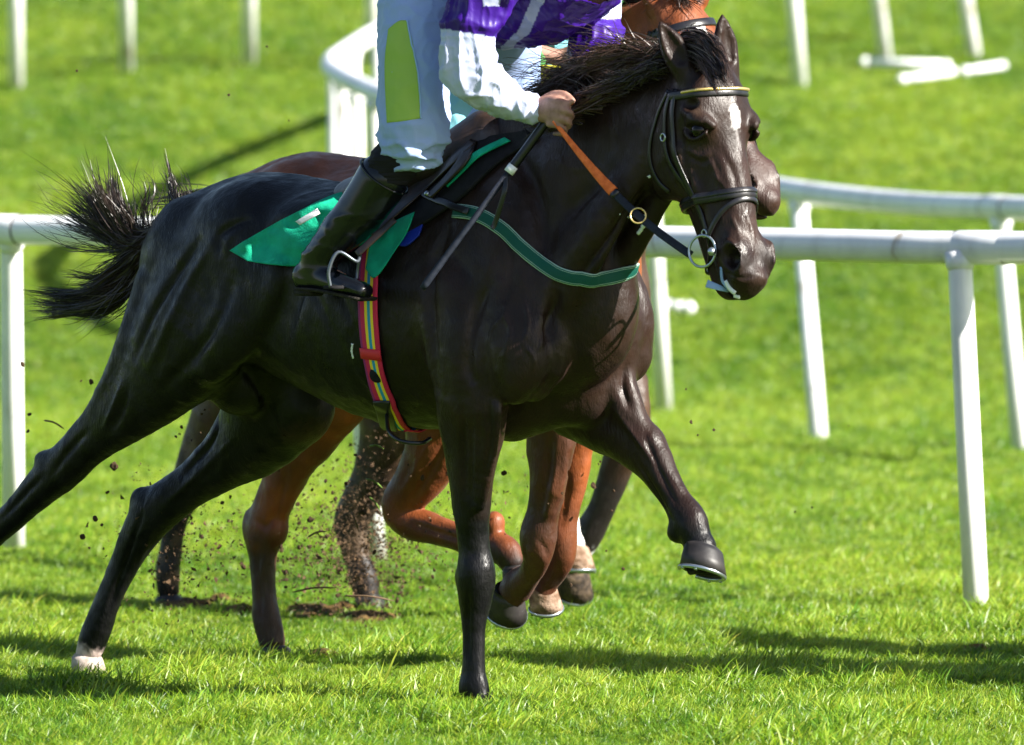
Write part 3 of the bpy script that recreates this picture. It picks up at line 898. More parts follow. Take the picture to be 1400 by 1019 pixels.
def sculpt_A():
    J = FA.J
    lo = np.minimum.reduce([J(-150, 860, -.5), J(1060, 420, -.5), J(700, 1000, -.5)]); lo[1] = -.48; lo[2] = -.03
    hi = np.maximum.reduce([J(1110, 400, -.3), J(1100, 400, .3)]); hi[1] = .42; hi[2] = 1.95
    S = SDF(lo, hi, HRES_A)
    W = (0, 1, 0)
    C = FA.chain
    sculpt_trunk(S, J)
    # neck
    S.limb(C([(735, 325, 0, .150, .255), (785, 268, 0, .115, .215), (838, 214, 0, .092, .180), (890, 175, -.01, .076, .150), (935, 150, -.02, .066, .120)]), W, .05)
    S.limb(C([(700, 178, 0, .03, .05), (770, 128, 0, .03, .05), (850, 96, -.005, .028, .045), (925, 82, -.02, .03, .04)]), W, .05)    # crest
    S.limb(C([(895, 200, -.065, .022, .05), (850, 260, -.090, .030, .06), (800, 340, -.120, .035, .07), (765, 390, -.13, .03, .06)]), W, .06)    # brachiocephalic muscle
    S.limb(C([(905, 270, -.03, .022, .03), (875, 320, -.015, .028, .035), (845, 370, 0, .03, .04)]), W, .03)                     # windpipe
    HA.sculpt(S, earlean=((-.25, -.42), (.0, -.12)))
    S.ell((HA.p(.12, -.21, 0) + J(905, 190, -.01)) / 2, (.08, .06, .09), None, .05)
    # forequarters
    S.limb(C([(655, 260, -.07, .05, .12), (672, 340, -.135, .06, .15), (692, 430, -.17, .07, .135), (706, 485, -.19, .07, .105), (704, 516, -.185, .055, .075)]), W, .06)  # right shoulder
    S.limb(C([(612, 420, -.215, .06, .12), (632, 480, -.215, .07, .12), (648, 535, -.195, .07, .11)]), W, .022)        # right triceps
    S.limb(C([(722, 405, -.10, .07, .10), (738, 470, -.12, .07, .10), (728, 515, -.13, .05, .07)]), W, .02)     # right breast
    S.limb(C([(800, 400, .10, .08, .12), (822, 445, .12, .09, .125), (818, 500, .12, .08, .11)]), W, .022)              # left breast
    S.limb(C([(790, 310, .13, .06, .10), (838, 420, .19, .07, .12), (850, 480, .19, .07, .095)]), W, .03)
    S.limb(C([(700, 560, 0, .10, .09), (760, 545, .04, .09, .08), (800, 540, .08, .08, .09)]), W, .05)
    # right fore leg, planted
    S.limb(C([(645, 540, -.175, .085, .115), (648, 590, -.155, .068, .092), (646, 640, -.14, .056, .070), (645, 700, -.125, .045, .054), (648, 748, -.11, .040, .047), (651, 785, -.105, .050, .056),
              (650, 815, -.10, .044, .050), (648, 850, -.10, .029, .036), (648, 905, -.10, .027, .034), (648, 940, -.10, .034, .040)]), W, .012)
    S.limb(C([(648, 940, -.10, .034, .038), (656, 958, -.10, .030, .032), (662, 970, -.10, .038, .042)]), W, .02)
    S.ell(J(636, 788, -.10), (.022, .03, .028), None, .02)
    S.limb(C([(668, 560, -.215, .022, .045), (664, 620, -.19, .018, .036), (656, 690, -.158, .010, .02)]), W, .012)   # extensor muscle
    S.limb(C([(618, 570, -.19, .03, .045), (624, 640, -.16, .02, .03), (630, 700, -.135, .012, .018)]), W, .012)
    # left fore leg, reaching
    S.limb(C([(790, 545, .15, .085, .115), (828, 572, .15, .075, .098), (862, 598, .14, .058, .078), (888, 625, .135, .050, .064), (905, 652, .13, .040, .050), (926, 686, .13, .033, .044), (943, 715, .13, .042, .052),
              (953, 738, .13, .037, .043), (957, 748, .13, .040, .048)]), W, .012)
    S.ell(J(886, 604, .135), (.045, .045, .045), None, .02)
    S.ell(J(928, 728, .13), (.028, .034, .030), None, .02)
    S.limb(C([(840, 520, .12, .05, .06), (858, 560, .12, .045, .05), (872, 588, .12, .03, .035)]), W, .02)
    # quarters
    S.limb(C([(300, 400, -.15, .115, .20), (262, 455, -.17, .11, .185), (215, 515, -.165, .085, .135), (170, 562, -.16, .065, .098), (128, 600, -.15, .050, .070), (85, 640, -.14, .050, .066),
              (50, 672, -.14, .042, .055), (20, 704, -.14, .034, .044), (-35, 755, -.14, .032, .040), (-78, 796, -.14, .042, .050), (-98, 822, -.14, .036, .042)]), W, .03)   # right hind
    S.ell(J(68, 628, -.14), (.05, .030, .028), None, .02)
    S.limb(C([(345, 395, -.20, .06, .12), (318, 450, -.225, .06, .10), (290, 492, -.215, .05, .07)]), W, .025)
    S.limb(C([(205, 390, -.17, .04, .05), (180, 470, -.19, .04, .05), (140, 550, -.18, .028, .035), (95, 610, -.15, .012, .018)]), W, .02)
    S.limb(C([(380, 470, .12, .12, .20), (375, 545, .14, .11, .17), (350, 590, .15, .09, .13), (305, 630, .14, .062, .088), (255, 668, .13, .048, .066), (212, 700, .12, .048, .070), (188, 735, .12, .042, .060),
              (168, 775, .12, .033, .047), (146, 825, .11, .030, .042), (128, 872, .11, .038, .046), (120, 895, .11, .034, .038)]), W, .035)    # left hind
    S.ell(J(196, 684, .12), (.045, .03, .04), None, .025)
    S.ell(J(402, 558, .13), (.13, .09, .10), None, .05)                                       # left stifle
    S.ell(J(330, 520, -.02), (.10, .10, .10), None, .05)
    # tail root, elbow fold, flank
    S.limb(C([(262, 315, 0, .04, .04), (225, 318, 0, .034, .034), (185, 330, 0, .022, .022)]), W, .03)
    S.limb(C([(420, 330, -.26, .03, .03), (400, 400, -.275, .02, .03), (370, 470, -.26, .02, .03)]), W, .05, 5, 'sub')
    S.limb(C([(588, 420, -.31, .02, .02), (594, 480, -.315, .02, .02), (600, 540, -.29, .015, .02)]), W, .03, 5, 'sub')
    S.limb(C([(760, 440, .02, .02, .03), (765, 500, .0, .02, .03), (750, 530, -.02, .02, .02)]), W, .04, 5, 'sub')
    V, Q = S.mesh(2)
    return V, Q
HRES_A = .0065
def coat_A(V):
    n = len(V); fr_ = np.clip((V[:, 0:1] - FA.J(590, 400, 0)[0]) / .25, 0, 1); c = np.array([.0045, .0034, .0036]) * (1 - fr_) + fr_ * np.array([.0190, .0098, .0074])  # sunlit warmth of the forequarters is painted into the coat, rear near black
    J = FA.J
    nz = vnoise(V, 9, 1) * .6 + vnoise(V, 30, 2) * .4
    # uneven mottling of the coat
    c *= (.75 + .6 * nz)[:, None]
    z = V[:, 2]
    legs = np.clip((.62 - z + .15 * (nz - .5)) / .12, 0, 1)[:, None]
    c = c * (1 - legs) + legs * np.array([.0032, .003, .004])
    def spot(p, rad, colr, edge=.35, amp=.5, axes=None):
        q = V - p
        if axes is not None: q = q @ np.array(axes).T
        d = np.sqrt(((q / np.array(rad)) ** 2).sum(1)) + amp * (nz2 - .5)
        k = np.clip((1 - d) / edge, 0, 1)[:, None]
        c[:] = c * (1 - k) + k * np.array(colr)
    nz2 = vnoise(V, 60, 5) * .5 + vnoise(V, 140, 6) * .5
    ax = [HA.a, HA.n, HA.l]
    spot(HA.p(.146, 0, .004), (.040, .05, .021), (.80, .79, .78), .55, 1.1, ax)
    spot(HA.p(.205, 0, .004), (.05, .05, .006), (.22, .20, .20), .8, .8, ax)
    for q in (-1, 1): spot(HA.p(.54, -.02, q * .03), (.06, .05, .05), (.016, .012, .012), .8, .3, ax)
    spot(HA.p(.166, -.036, -.09), (.035, .03, .05), (.004, .003, .003), .6, .3, ax)
    for q in (-1, 1): spot(HA.p(.533, -.028, q * .052), (.032, .024, .018), (.002, .0015, .0015), .4, .2, ax)
    spot(HA.p(.60, -.03, .02), (.03, .025, .022), (.18, .13, .13), .9, .8, ax)
    spot(HA.p(.10, -.02, -.085), (.05, .03, .03), (.05, .03, .02), .9, .6, ax)
    spot(HA.p(.45, -.02, .0), (.07, .03, .05), (.04, .022, .016), .9, .8, ax)
    spot(J(120, 893, .11), (.06, .06, .045), (.55, .42, .40), .3, .6)
    spot(J(795, 525, .16), (.05, .08, .03), (.10, .11, .11), .6, .8)
    spot(J(430, 590, .15), (.12, .12, .07), (.05, .026, .014), .9, .5)
    return c
hA = empty('dark_bay_horse', tuple(FA.world(FA.J(560, 960, 0)) * [1, 1, 0]))
tag(hA, 'near-black horse with a white forehead star galloping in front', 'horse')
VA, QA = sculpt_A()
VAw = FA.world(VA)
LINES_A = [
 ([(700, 200), (728, 250), (745, 310), (748, 350)], .028, -.014), ([(618, 300), (590, 380), (590, 450), (598, 530)], .022, -.012), ([(668, 390), (648, 440), (640, 500), (650, 530)], .018, -.010),
 ([(762, 395), (752, 440), (748, 470)], .020, -.016), ([(695, 300), (700, 360), (690, 420)], .02, -.006),
 ([(272, 330), (240, 375), (207, 430), (185, 490)], .016, -.012), ([(288, 335), (262, 380), (232, 440), (205, 500)], .018, .007), ([(300, 345), (300, 322), (322, 306), (345, 300)], .013, -.010), ([(310, 350), (311, 330), (328, 316)], .012, .005),
 ([(320, 380), (300, 430), (270, 480), (225, 530)], .022, -.010), ([(166, 525), (156, 555), (142, 585)], .010, .009), ([(175, 530), (166, 560), (152, 590)], .012, -.010), ([(120, 590), (95, 615), (70, 650)], .012, -.010),
 ([(60, 650), (30, 680), (0, 712)], .010, -.009),
 ([(892, 245), (850, 305), (810, 355), (790, 385)], .020, -.014), ([(860, 200), (820, 250), (770, 300)], .03, -.008), ([(840, 260), (800, 320), (770, 360)], .03, .006),
 ([(668, 545), (670, 600), (664, 650)], .010, -.010), ([(652, 560), (652, 620), (650, 690)], .011, .008), ([(634, 560), (634, 620), (636, 680)], .010, -.009), ([(641, 800), (640, 850), (641, 900)], .007, -.007),
 ([(700, 400), (690, 430), (698, 455), (688, 490)], .006, .006), ([(715, 405), (722, 440), (716, 470)], .005, .005), ([(735, 425), (745, 450), (738, 478)], .006, .006), ([(690, 430), (672, 450), (668, 480)], .005, .0045),
 ([(715, 470), (730, 490), (728, 510)], .005, .005), ([(855, 500), (852, 530), (862, 560)], .014, -.010),
 ([(880, 590), (900, 640), (925, 690)], .009, -.008), ([(868, 625), (895, 670), (920, 712)], .008, -.007), ([(840, 560), (870, 600), (900, 640)], .009, .006),
 ([(360, 470), (380, 420), (392, 360), (402, 320)], .03, -.012), ([(420, 380), (445, 430), (480, 500)], .020, -.004), ([(450, 370), (478, 430), (510, 510)], .016, -.004), ([(485, 500), (520, 545), (560, 570)], .015, .004),
 ([(330, 500), (360, 540), (380, 600)], .02, -.01), ([(300, 560), (290, 600), (250, 650)], .014, -.010), ([(320, 600), (270, 650), (225, 690)], .012, .006), ([(195, 700), (175, 760), (150, 830)], .009, -.009), ([(210, 720), (190, 770), (165, 830)], .008, .005),
 ([(930, 170), (935, 215), (945, 260)], .010, -.008), ([(968, 215), (980, 240), (985, 275)], .006, .005), ([(980, 240), (995, 262)], .005, .004), ([(985, 205), (1002, 235), (1010, 270)], .012, -.006), ([(1030, 200), (1033, 240), (1038, 270)], .010, -.005),
 ([(1000, 295), (1010, 320), (1012, 338)], .006, .005), ([(1020, 290), (1028, 315), (1030, 335)], .006, .005), ([(990, 370), (1010, 380), (1030, 378)], .006, -.006), ([(945, 215), (960, 222), (975, 215)], .005, -.005), ([(940, 205), (958, 214), (972, 206)], .004, .004), ([(940, 180), (955, 172), (972, 180)], .005, .006)]
def muscle(Vw, Q, seed, amp=.003):
    N = vert_normals(Vw, Q); P = Vw * np.array([1, 1, .6])
    a = vnoise(P + .1 * vnoise(P, 6, 2)[:, None], 11, seed); r = (1 - np.abs(2 * a - 1)) ** 3
    amp = np.where(Vw[:, 2] < .95, amp, min(amp, .003))
    return Vw + N * (amp * (r - .3) + .0015 * (vnoise(Vw, 45, seed + 1) - .5))[:, None]
VAw = muscle(carve_lines(VAw, QA, [(p, w_ * .9, h * (1.45 if w_ > .0135 else 1.0)) for p, w_, h in LINES_A]), QA, 21)
COATA = horse_mat('near_black_coat', .35, .23, sheen=.0)
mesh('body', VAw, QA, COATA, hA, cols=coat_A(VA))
BVA = bvh_of(VAw, QA)
for q in (-1, 1):
    e = HA.wp(.166, -.037, q * .067)
    mb = MB(); v = []; f = []
    for i in range(9):
        for k in range(16):
            a = math.pi * i / 8; b = 2 * math.pi * k / 16
            v.append(e + .024 * np.array([math.sin(a) * math.cos(b), math.sin(a) * math.sin(b), math.cos(a)]))
    for i in range(8):
        for k in range(16): f.append((i*16+k, i*16+(k+1) % 16, (i+1)*16+(k+1) % 16, (i+1)*16+k))
    mb.add(v, f).build('eye', EYEM, hA)
def hoofA(px, py, w, dn, fw, **kw): hoof(hA, FA.world(FA.J(px, py, w)), FA.vec(dn), FA.vec(fw), **kw)
hoofA(666, 974, -.10, (.1, 0, -1), (1, 0, 0), h=.05)
hoofA(960, 750, .13, (-.02, -.38, -1), (1, -.15, -.36), r=.064, h=.066)
hoofA(117, 898, .11, (.0, 0, -1), (1, 0, -.1), m=HOOFP, r=.052, h=.06)
hoofA(-106, 832, -.14, (-.6, 0, -.8), (.6, 0, -.8))
# ---------------------------------------------------------------- mane, forelock, tail of the dark horse
def pl(fr, rows): return np.array([fr.world(fr.J(*r)) for r in rows])
def build_hair_A():
    J = FA.J
    gd = []
    roots = smoothpath([(935, 92), (905, 84), (870, 90), (825, 108), (790, 128), (768, 146)], 5)
    for i, (x, y) in enumerate(roots):
        t = i / (len(roots) - 1)
        gd.append((1.3 - .6 * t, pl(FA, [(x, y + 12, -.01), (x - 20, y - 6, -.03), (x - 55, y - 14 + 12 * t, -.06), (x - 95 + 35 * t, y - 8 + 16 * t, -.08), (x - 135 + 85 * t, y + 6 + 14 * t, -.09)]), 1.0))
    strands('mane', gd, 3000, hA, HAIRM, .0026, (.012, .018), curl=.009, lmin=.4, locks=12, seed=3)
    gd = []
    for i, (x, y) in enumerate([(925, 90), (905, 96), (880, 108), (850, 125), (825, 140), (800, 158)]):
        gd.append((1, pl(FA, [(x, y, -.06), (x - 25, y + 2, -.10), (x - 60, y + 14, -.12), (x - 95, y + 22, -.13)]), .8))
    strands('mane_underlayer', gd, 1300, hA, HAIRM, .0026, (.014, .018), curl=.01, lmin=.35, locks=12, seed=4)
    gd = [(1, pl(FA, [(925, 84, -.02), (945, 58, -.05), (970, 62, -.08), (990, 88, -.12), (1000, 118, -.15)]), .4),
          (1, pl(FA, [(930, 86, -.02), (950, 66, -.05), (972, 78, -.09), (986, 100, -.13), (996, 122, -.15)]), .4),
          (1, pl(FA, [(935, 92, -.03), (955, 78, -.06), (970, 92, -.10), (980, 108, -.14), (990, 122, -.155)]), .4),
          (.7, pl(FA, [(925, 84, -.02), (940, 54, -.05), (965, 52, -.08), (985, 70, -.11), (1002, 98, -.14)]), .5),
          (.5, pl(FA, [(920, 86, -.02), (910, 66, -.05), (900, 60, -.08), (880, 66, -.10)]), .9)]
    strands('forelock', gd, 2200, hA, HAIRM, .0028, (.020, .016), curl=.008, lmin=.7, seed=5)
    gd = []
    T_ = [(1.5, [(248, 318, 0), (190, 332, -.02), (158, 300, -.04), (142, 258, -.05), (126, 212, -.06)], .8),
          (1.2, [(248, 318, 0), (192, 335, -.02), (150, 318, -.04), (105, 292, -.05), (46, 258, -.06)], .8),
          (.25, [(248, 320, 0), (190, 335, 0), (140, 325, .02), (95, 312, .03), (60, 300, .05)], 1.2),
          (.9, [(248, 318, 0), (190, 330, -.02), (172, 300, -.05), (156, 262, -.06), (150, 226, -.07)], .5),
          (.7, [(248, 318, 0), (190, 332, -.02), (150, 308, -.05), (118, 275, -.06), (86, 236, -.07)], .6),
          (.15, [(240, 318, 0), (205, 318, 0), (196, 292, 0), (206, 262, .02), (186, 236, .03)], .35),
          (.20, [(240, 318, 0), (226, 306, 0), (240, 280, 0), (232, 245, .02), (219, 204, .03)], .2),
          (.16, [(240, 318, 0), (240, 300, 0), (256, 282, 0), (252, 256, .02), (238, 234, .03)], .25),
          (1.9, [(248, 322, 0), (205, 345, -.03), (178, 388, -.05), (130, 424, -.07), (42, 430, -.08)], .5),
          (1.5, [(248, 320, 0), (200, 340, -.03), (168, 376, -.05), (120, 408, -.07), (46, 418, -.08)], .5),
          (.4, [(248, 320, 0), (192, 345, -.02), (160, 360, -.04), (134, 375, -.05), (124, 398, -.06)], .9),
          (1.6, [(250, 316, 0), (215, 326, -.03), (190, 345, -.05), (172, 372, -.05), (150, 398, -.06)], .6)]
    for a, r, sp in T_: gd.append((a, pl(FA, r), sp))
    strands('tail', gd, 3400, hA, TAILM, .0034, (.015, .034), curl=.014, lmin=.6, locks=8, seed=8)
    strands('tail_wisps', [(a, pl(FA, r), sp) for a, r, sp in T_], 230, hA, TAILM, .0024, (.02, .075), curl=.04, lmin=.7, locks=40, seed=18)
    gd = []
    for i, (x, y) in enumerate([(930, 84), (905, 80), (880, 86), (850, 96), (820, 110), (790, 128)]):
        gd.append((1, pl(FA, [(x, y, -.02), (x - 25, y - 14, -.05), (x - 60, y - 22, -.08), (x - 95, y - 18, -.10), (x - 125, y - 4, -.12)]), 1))
    strands('mane_wisps', gd, 170, hA, HAIRM, .0024, (.02, .030), curl=.02, lmin=.5, locks=30, seed=19)
build_hair_A()

# ---------------------------------------------------------------- bridle and reins
GOLD = mat('brass_chain', (.75, .55, .22), .3, .5, Metallic=.8)
def bridle(H, bvh, name, label, gold=True, parts='full'):
    o = H.wp(.1, 0, 0); e = empty(name, tuple(o)); tag(e, label, 'bridle', 'bridles on the racing horses')
    P, N = head_ring(H, bvh, .070, .030, -95, 95)
    mb = MB(); ribbon(mb, P, N, .024, .006); bb = mb.build('browband', LEATHER, e)
    if gold:
        mb = MB(); up = H.fr.vec(-H.a)
        sub = smoothpath(P[6:-6] + N[6:-6] * .007 + up * .006, 5)
        for i in range(0, len(sub), 1): ball(mb, sub[i], .0048, 4)
        mb.build('browband_chain', GOLD, bb)
    P, N = head_ring(H, bvh, .355, .335, -180, 180, dpc=-.08, n=64)
    mb = MB(); ribbon(mb, P, N, .030, .009); nb = mb.build('noseband', LEATHER, e)
    mb = MB(); ribbon(mb, P + H.fr.vec(-H.a) * .004 + N * .008, N, .010, .004); mb.build('noseband_padding', LEATHER, nb)
    P, N = head_ring(H, bvh, .372, .53, -180, 180, dpc=-.08, n=64)
    mb = MB(); ribbon(mb, P + N * .004, N, .014, .004); mb.build('flash_strap', LEATHER, e)
    for q in (-1, 1):
        side_strap(H, bvh, [(.035, -.075), (.10, -.090), (.20, -.102), (.30, -.100), (.40, -.092), (.452, -.088)], q, .018, .005, 'cheekpiece', LEATHER, e)
        side_strap(H, bvh, [(.035, -.085), (.10, -.112), (.20, -.128), (.29, -.115), (.345, -.10)], q, .013, .004, 'noseband_strap', LEATHER, e, off=.004)
        side_strap(H, bvh, [(.03, -.095), (.075, -.135), (.13, -.165), (.19, -.185), (.25, -.185), (.295, -.165)], q, .012, .004, 'throat_strap', LEATHER, e)
        c = H.wp(.487, -.100, q * .062); nn = H.fr.vec(H.l * q * .95 + H.n * .3)
        mb = MB(); torus(mb, c + nn * .006, nn, .043, .0038); br = mb.build('bit_ring', STEEL, e)
        mb = MB(); ball(mb, c + nn * .008 + H.fr.vec(H.n * .040 + H.a * .012), .012, 8); mb.build('bit_knob', STEEL, br)
        for al, dp in ((.155, -.122), (.44, -.090)):
            cc = H.wp(al, dp, 0); dr = H.fr.vec(H.l * q); h = bvh.ray_cast(Vector(cc + dr * .4), Vector(-dr))
            if h[0] is not None:
                mb = MB(); torus(mb, np.array(h[0]) + dr * .011, dr, .010, .0025, 16); mb.build('buckle', STEEL, e)
    mb = MB(); a = H.wp(.03, -.13, -.075); P = []
    for s in np.linspace(-1, 1, 15):
        p = H.p(-.03 + .06 * s * s, -.115, s * .062); w0 = H.fr.world(p + np.array([0, 0, .2])); h = bvh.ray_cast(Vector(w0), Vector((0, 0, -1)))
        P.append((np.array(h[0]) if h[0] is not None else H.fr.world(p)) + [0, 0, .002])
    N = [np.array([0, 0, 1.0])] * 15
    ribbon(mb, P, N, .022, .005); mb.build('headpiece', LEATHER, e)
    return e
brA = bridle(HA, BVA, 'bridle', 'black leather bridle with brass chain browband on the dark horse')
# white spit and a loose tongue tie at the mouth
SPIT = mat('white_froth', (.75, .78, .8), .25, .6)
TIE = mat('pale_blue_tape', (.25, .38, .62), .6, .3)
RUBBER = noisy('orange_rubber_grip', (.62, .12, .02), (.80, .19, .04), 60, .6, .3, bs=.6, bd=.004, bscale=220)
WEB = noisy('dark_rein_webbing', (.008, .011, .020), (.016, .020, .034), 60, .65, .25)
HAND = np.array(FA.world(FA.J(757, 166, -.20)))
def build_reins():
    o = HAND; e = empty('rein', tuple(o)); tag(e, 'rein with orange rubber grip from the gloveless fist to the bit ring', 'rein')
    b = HA.wp(.487, -.100, -.062) + FA.vec(-HA.l) * .01 + FA.vec(-HA.n) * .042
    p = np.array([HAND + (b - HAND) * t + np.array([0, 0, -.035 * math.sin(math.pi * t)]) for t in np.linspace(0, 1, 40)])
    dirn = ray(850, 240); nrm = [-dirn + np.array([0, 0, .25])] * 40
    mb = MB(); ribbon(mb, p[:18], nrm[:18], np.linspace(.010, .030, 18), .006); mb.build('rubber_grip', RUBBER, e)
    mb = MB(); ribbon(mb, p[17:] , nrm[17:], .022, .005); mb.build('webbing', WEB, e)
    mb = MB(); ribbon(mb, p[17:19], nrm[17:19], .026, .009); mb.build('keeper', LEATHER, e)
    i = 24; mb = MB(); torus(mb, p[i] - dirn * .01, nrm[i] , .021, .0025); r = mb.build('martingale_ring', GOLD, e)
    e2 = empty('rein', tuple(o)); tag(e2, 'rein on the hidden left side of the dark horse neck', 'rein')
    bl = HA.wp(.487, -.100, .062) + FA.vec(HA.l) * .01
    hl = FA.world(FA.J(800, 128, .10)); q = smoothpath([hl, (hl + bl) / 2 + FA.vec((0, .16, -.03)), bl], 10)
    mb = MB(); ribbon(mb, q, [FA.vec((0, 1, 0))] * len(q), .022, .005); mb.build('webbing', WEB, e2)
    q = smoothpath([HAND + [0, .02, .02], FA.world(FA.J(782, 140, -.12)), FA.world(FA.J(800, 128, -.02)), hl], 6)
    mb = MB(); ribbon(mb, q, [np.array([0, -.5, 1.0])] * len(q), .022, .006); mb.build('rubber_grip', RUBBER, e2)
build_reins()
def build_froth():
    e = empty('tongue_tie', tuple(HA.wp(.57, -.10, -.04))); tag(e, 'pale blue tongue tie end hanging from the dark horse mouth', 'tongue tie')
    p = HA.wp(.585, -.10, -.045)
    y = p[1] - .01
    mb = MB(); ribbon(mb, smoothpath([at(996, 398, y), at(984, 394, y - .01), at(966, 388, y - .01)], 5), [np.array([0, -1, .3])] * 11, np.linspace(.008, .022, 11), .003); mb.build('tape', TIE, e)
    mb = MB(); tube(mb, smoothpath([at(986, 365, y - .02), at(988, 385, y - .02), at(1000, 398, y - .02), at(1012, 404, y - .02)], 5), .004, 6); mb.build('loop', TIE, e)
    for pts, r in (([(992, 384), (998, 394), (1006, 401)], .008), ([(1004, 404), (1012, 406)], .007)):
        f = [cast(BVA, *q) for q in pts]
        f = [q[0] if q is not None else at(*pp, y) for q, pp in zip(f, pts)]
        mb = MB(); tube(mb, smoothpath(f, 5), r, 8); tag(mb.build('froth', SPIT), 'streak of white froth on the lower lip' if r == .008 else 'drop of white froth under the chin', 'froth')
    for pts, r, l in (([(847, 293), (860, 297), (873, 294), (882, 295)], .0035, 'thin wavy line of white froth on the neck beside the reins'), ([(884, 300), (878, 312), (872, 320)], .007, 'thick blob of white froth at the throat edge'),
                   ([(887, 240), (889, 243)], .006, 'small fleck of white froth on the cheek side of the neck'), ([(482, 470), (481, 480), (483, 490)], .004, 'white froth streak on the flank left of the striped girth')):
        f = [cast(BVA, *q) for q in pts]; f = [q[0] for q in f if q is not None]
        if len(f) < 2: continue
        mb = MB(); tube(mb, smoothpath(f, 5), r * rng.uniform(.6, 1.1, 5 * (len(f) - 1) + 1), 8); tag(mb.build('froth', SPIT), l, 'froth')
build_froth()

# ---------------------------------------------------------------- saddle, cloth, girth, breast strap
GREEN = noisy('green_cloth', (.004, .30, .17), (.008, .40, .23), 25, .75, .2, bs=.5, bd=.004, bscale=260)
GREEND = mat('dark_green_webbing', (.004, .075, .055), .7, .2)
def stripe_mat(name, stops, rough=.65):
    m = mat(name, (.5, .5, .5), rough, .25); t = m.node_tree
    a = t.nodes.new('ShaderNodeAttribute'); a.attribute_name = 'uvw'; sx = t.nodes.new('ShaderNodeSeparateXYZ'); t.links.new(a.outputs['Vector'], sx.inputs[0])
    ad = t.nodes.new('ShaderNodeMath'); ad.operation = 'ADD'; ad.inputs[1].default_value = .5; t.links.new(sx.outputs[0], ad.inputs[0])
    r = t.nodes.new('ShaderNodeValToRGB'); r.color_ramp.interpolation = 'CONSTANT'
    while len(r.color_ramp.elements) < len(stops): r.color_ramp.elements.new(.5)
    for e_, (p, c) in zip(r.color_ramp.elements, stops): e_.position = p; e_.color = (*c, 1)
    t.links.new(ad.outputs[0], r.inputs[0]); t.links.new(r.outputs[0], t.nodes['Principled BSDF'].inputs['Base Color'])
    bump(m, noise_node(m, 300, 2), .4, .002)
    return m
GIRTH = stripe_mat('striped_girth_web', [(0, (.55, .02, .07)), (.20, (.85, .62, .04)), (.34, (.02, .28, .50)), (.50, (.85, .62, .04)), (.64, (.55, .02, .09)), (.86, (.30, .02, .16))])
BREAST = stripe_mat('green_breast_web', [(0, (.30, .45, .36)), (.07, (.004, .075, .055)), (.13, (.25, .4, .32)), (.17, (.004, .075, .055)), (.83, (.25, .4, .32)), (.87, (.004, .075, .055)), (.93, (.3, .45, .36))])
DARKPAD = noisy('black_saddle_pad', (.006, .006, .007), (.013, .012, .014), 40, .8, .2, bs=.3, bd=.003, bscale=200)
BROWNLEA = noisy('worn_brown_leather', (.012, .008, .007), (.035, .02, .015), 20, .4, .5, bs=.4, bd=.004, bscale=60)
DULL = mat('dull_steel', (.12, .14, .17), .4, .5, Metallic=.7)
BLUEPAD = mat('blue_pad', (.01, .03, .35), .6, .3)
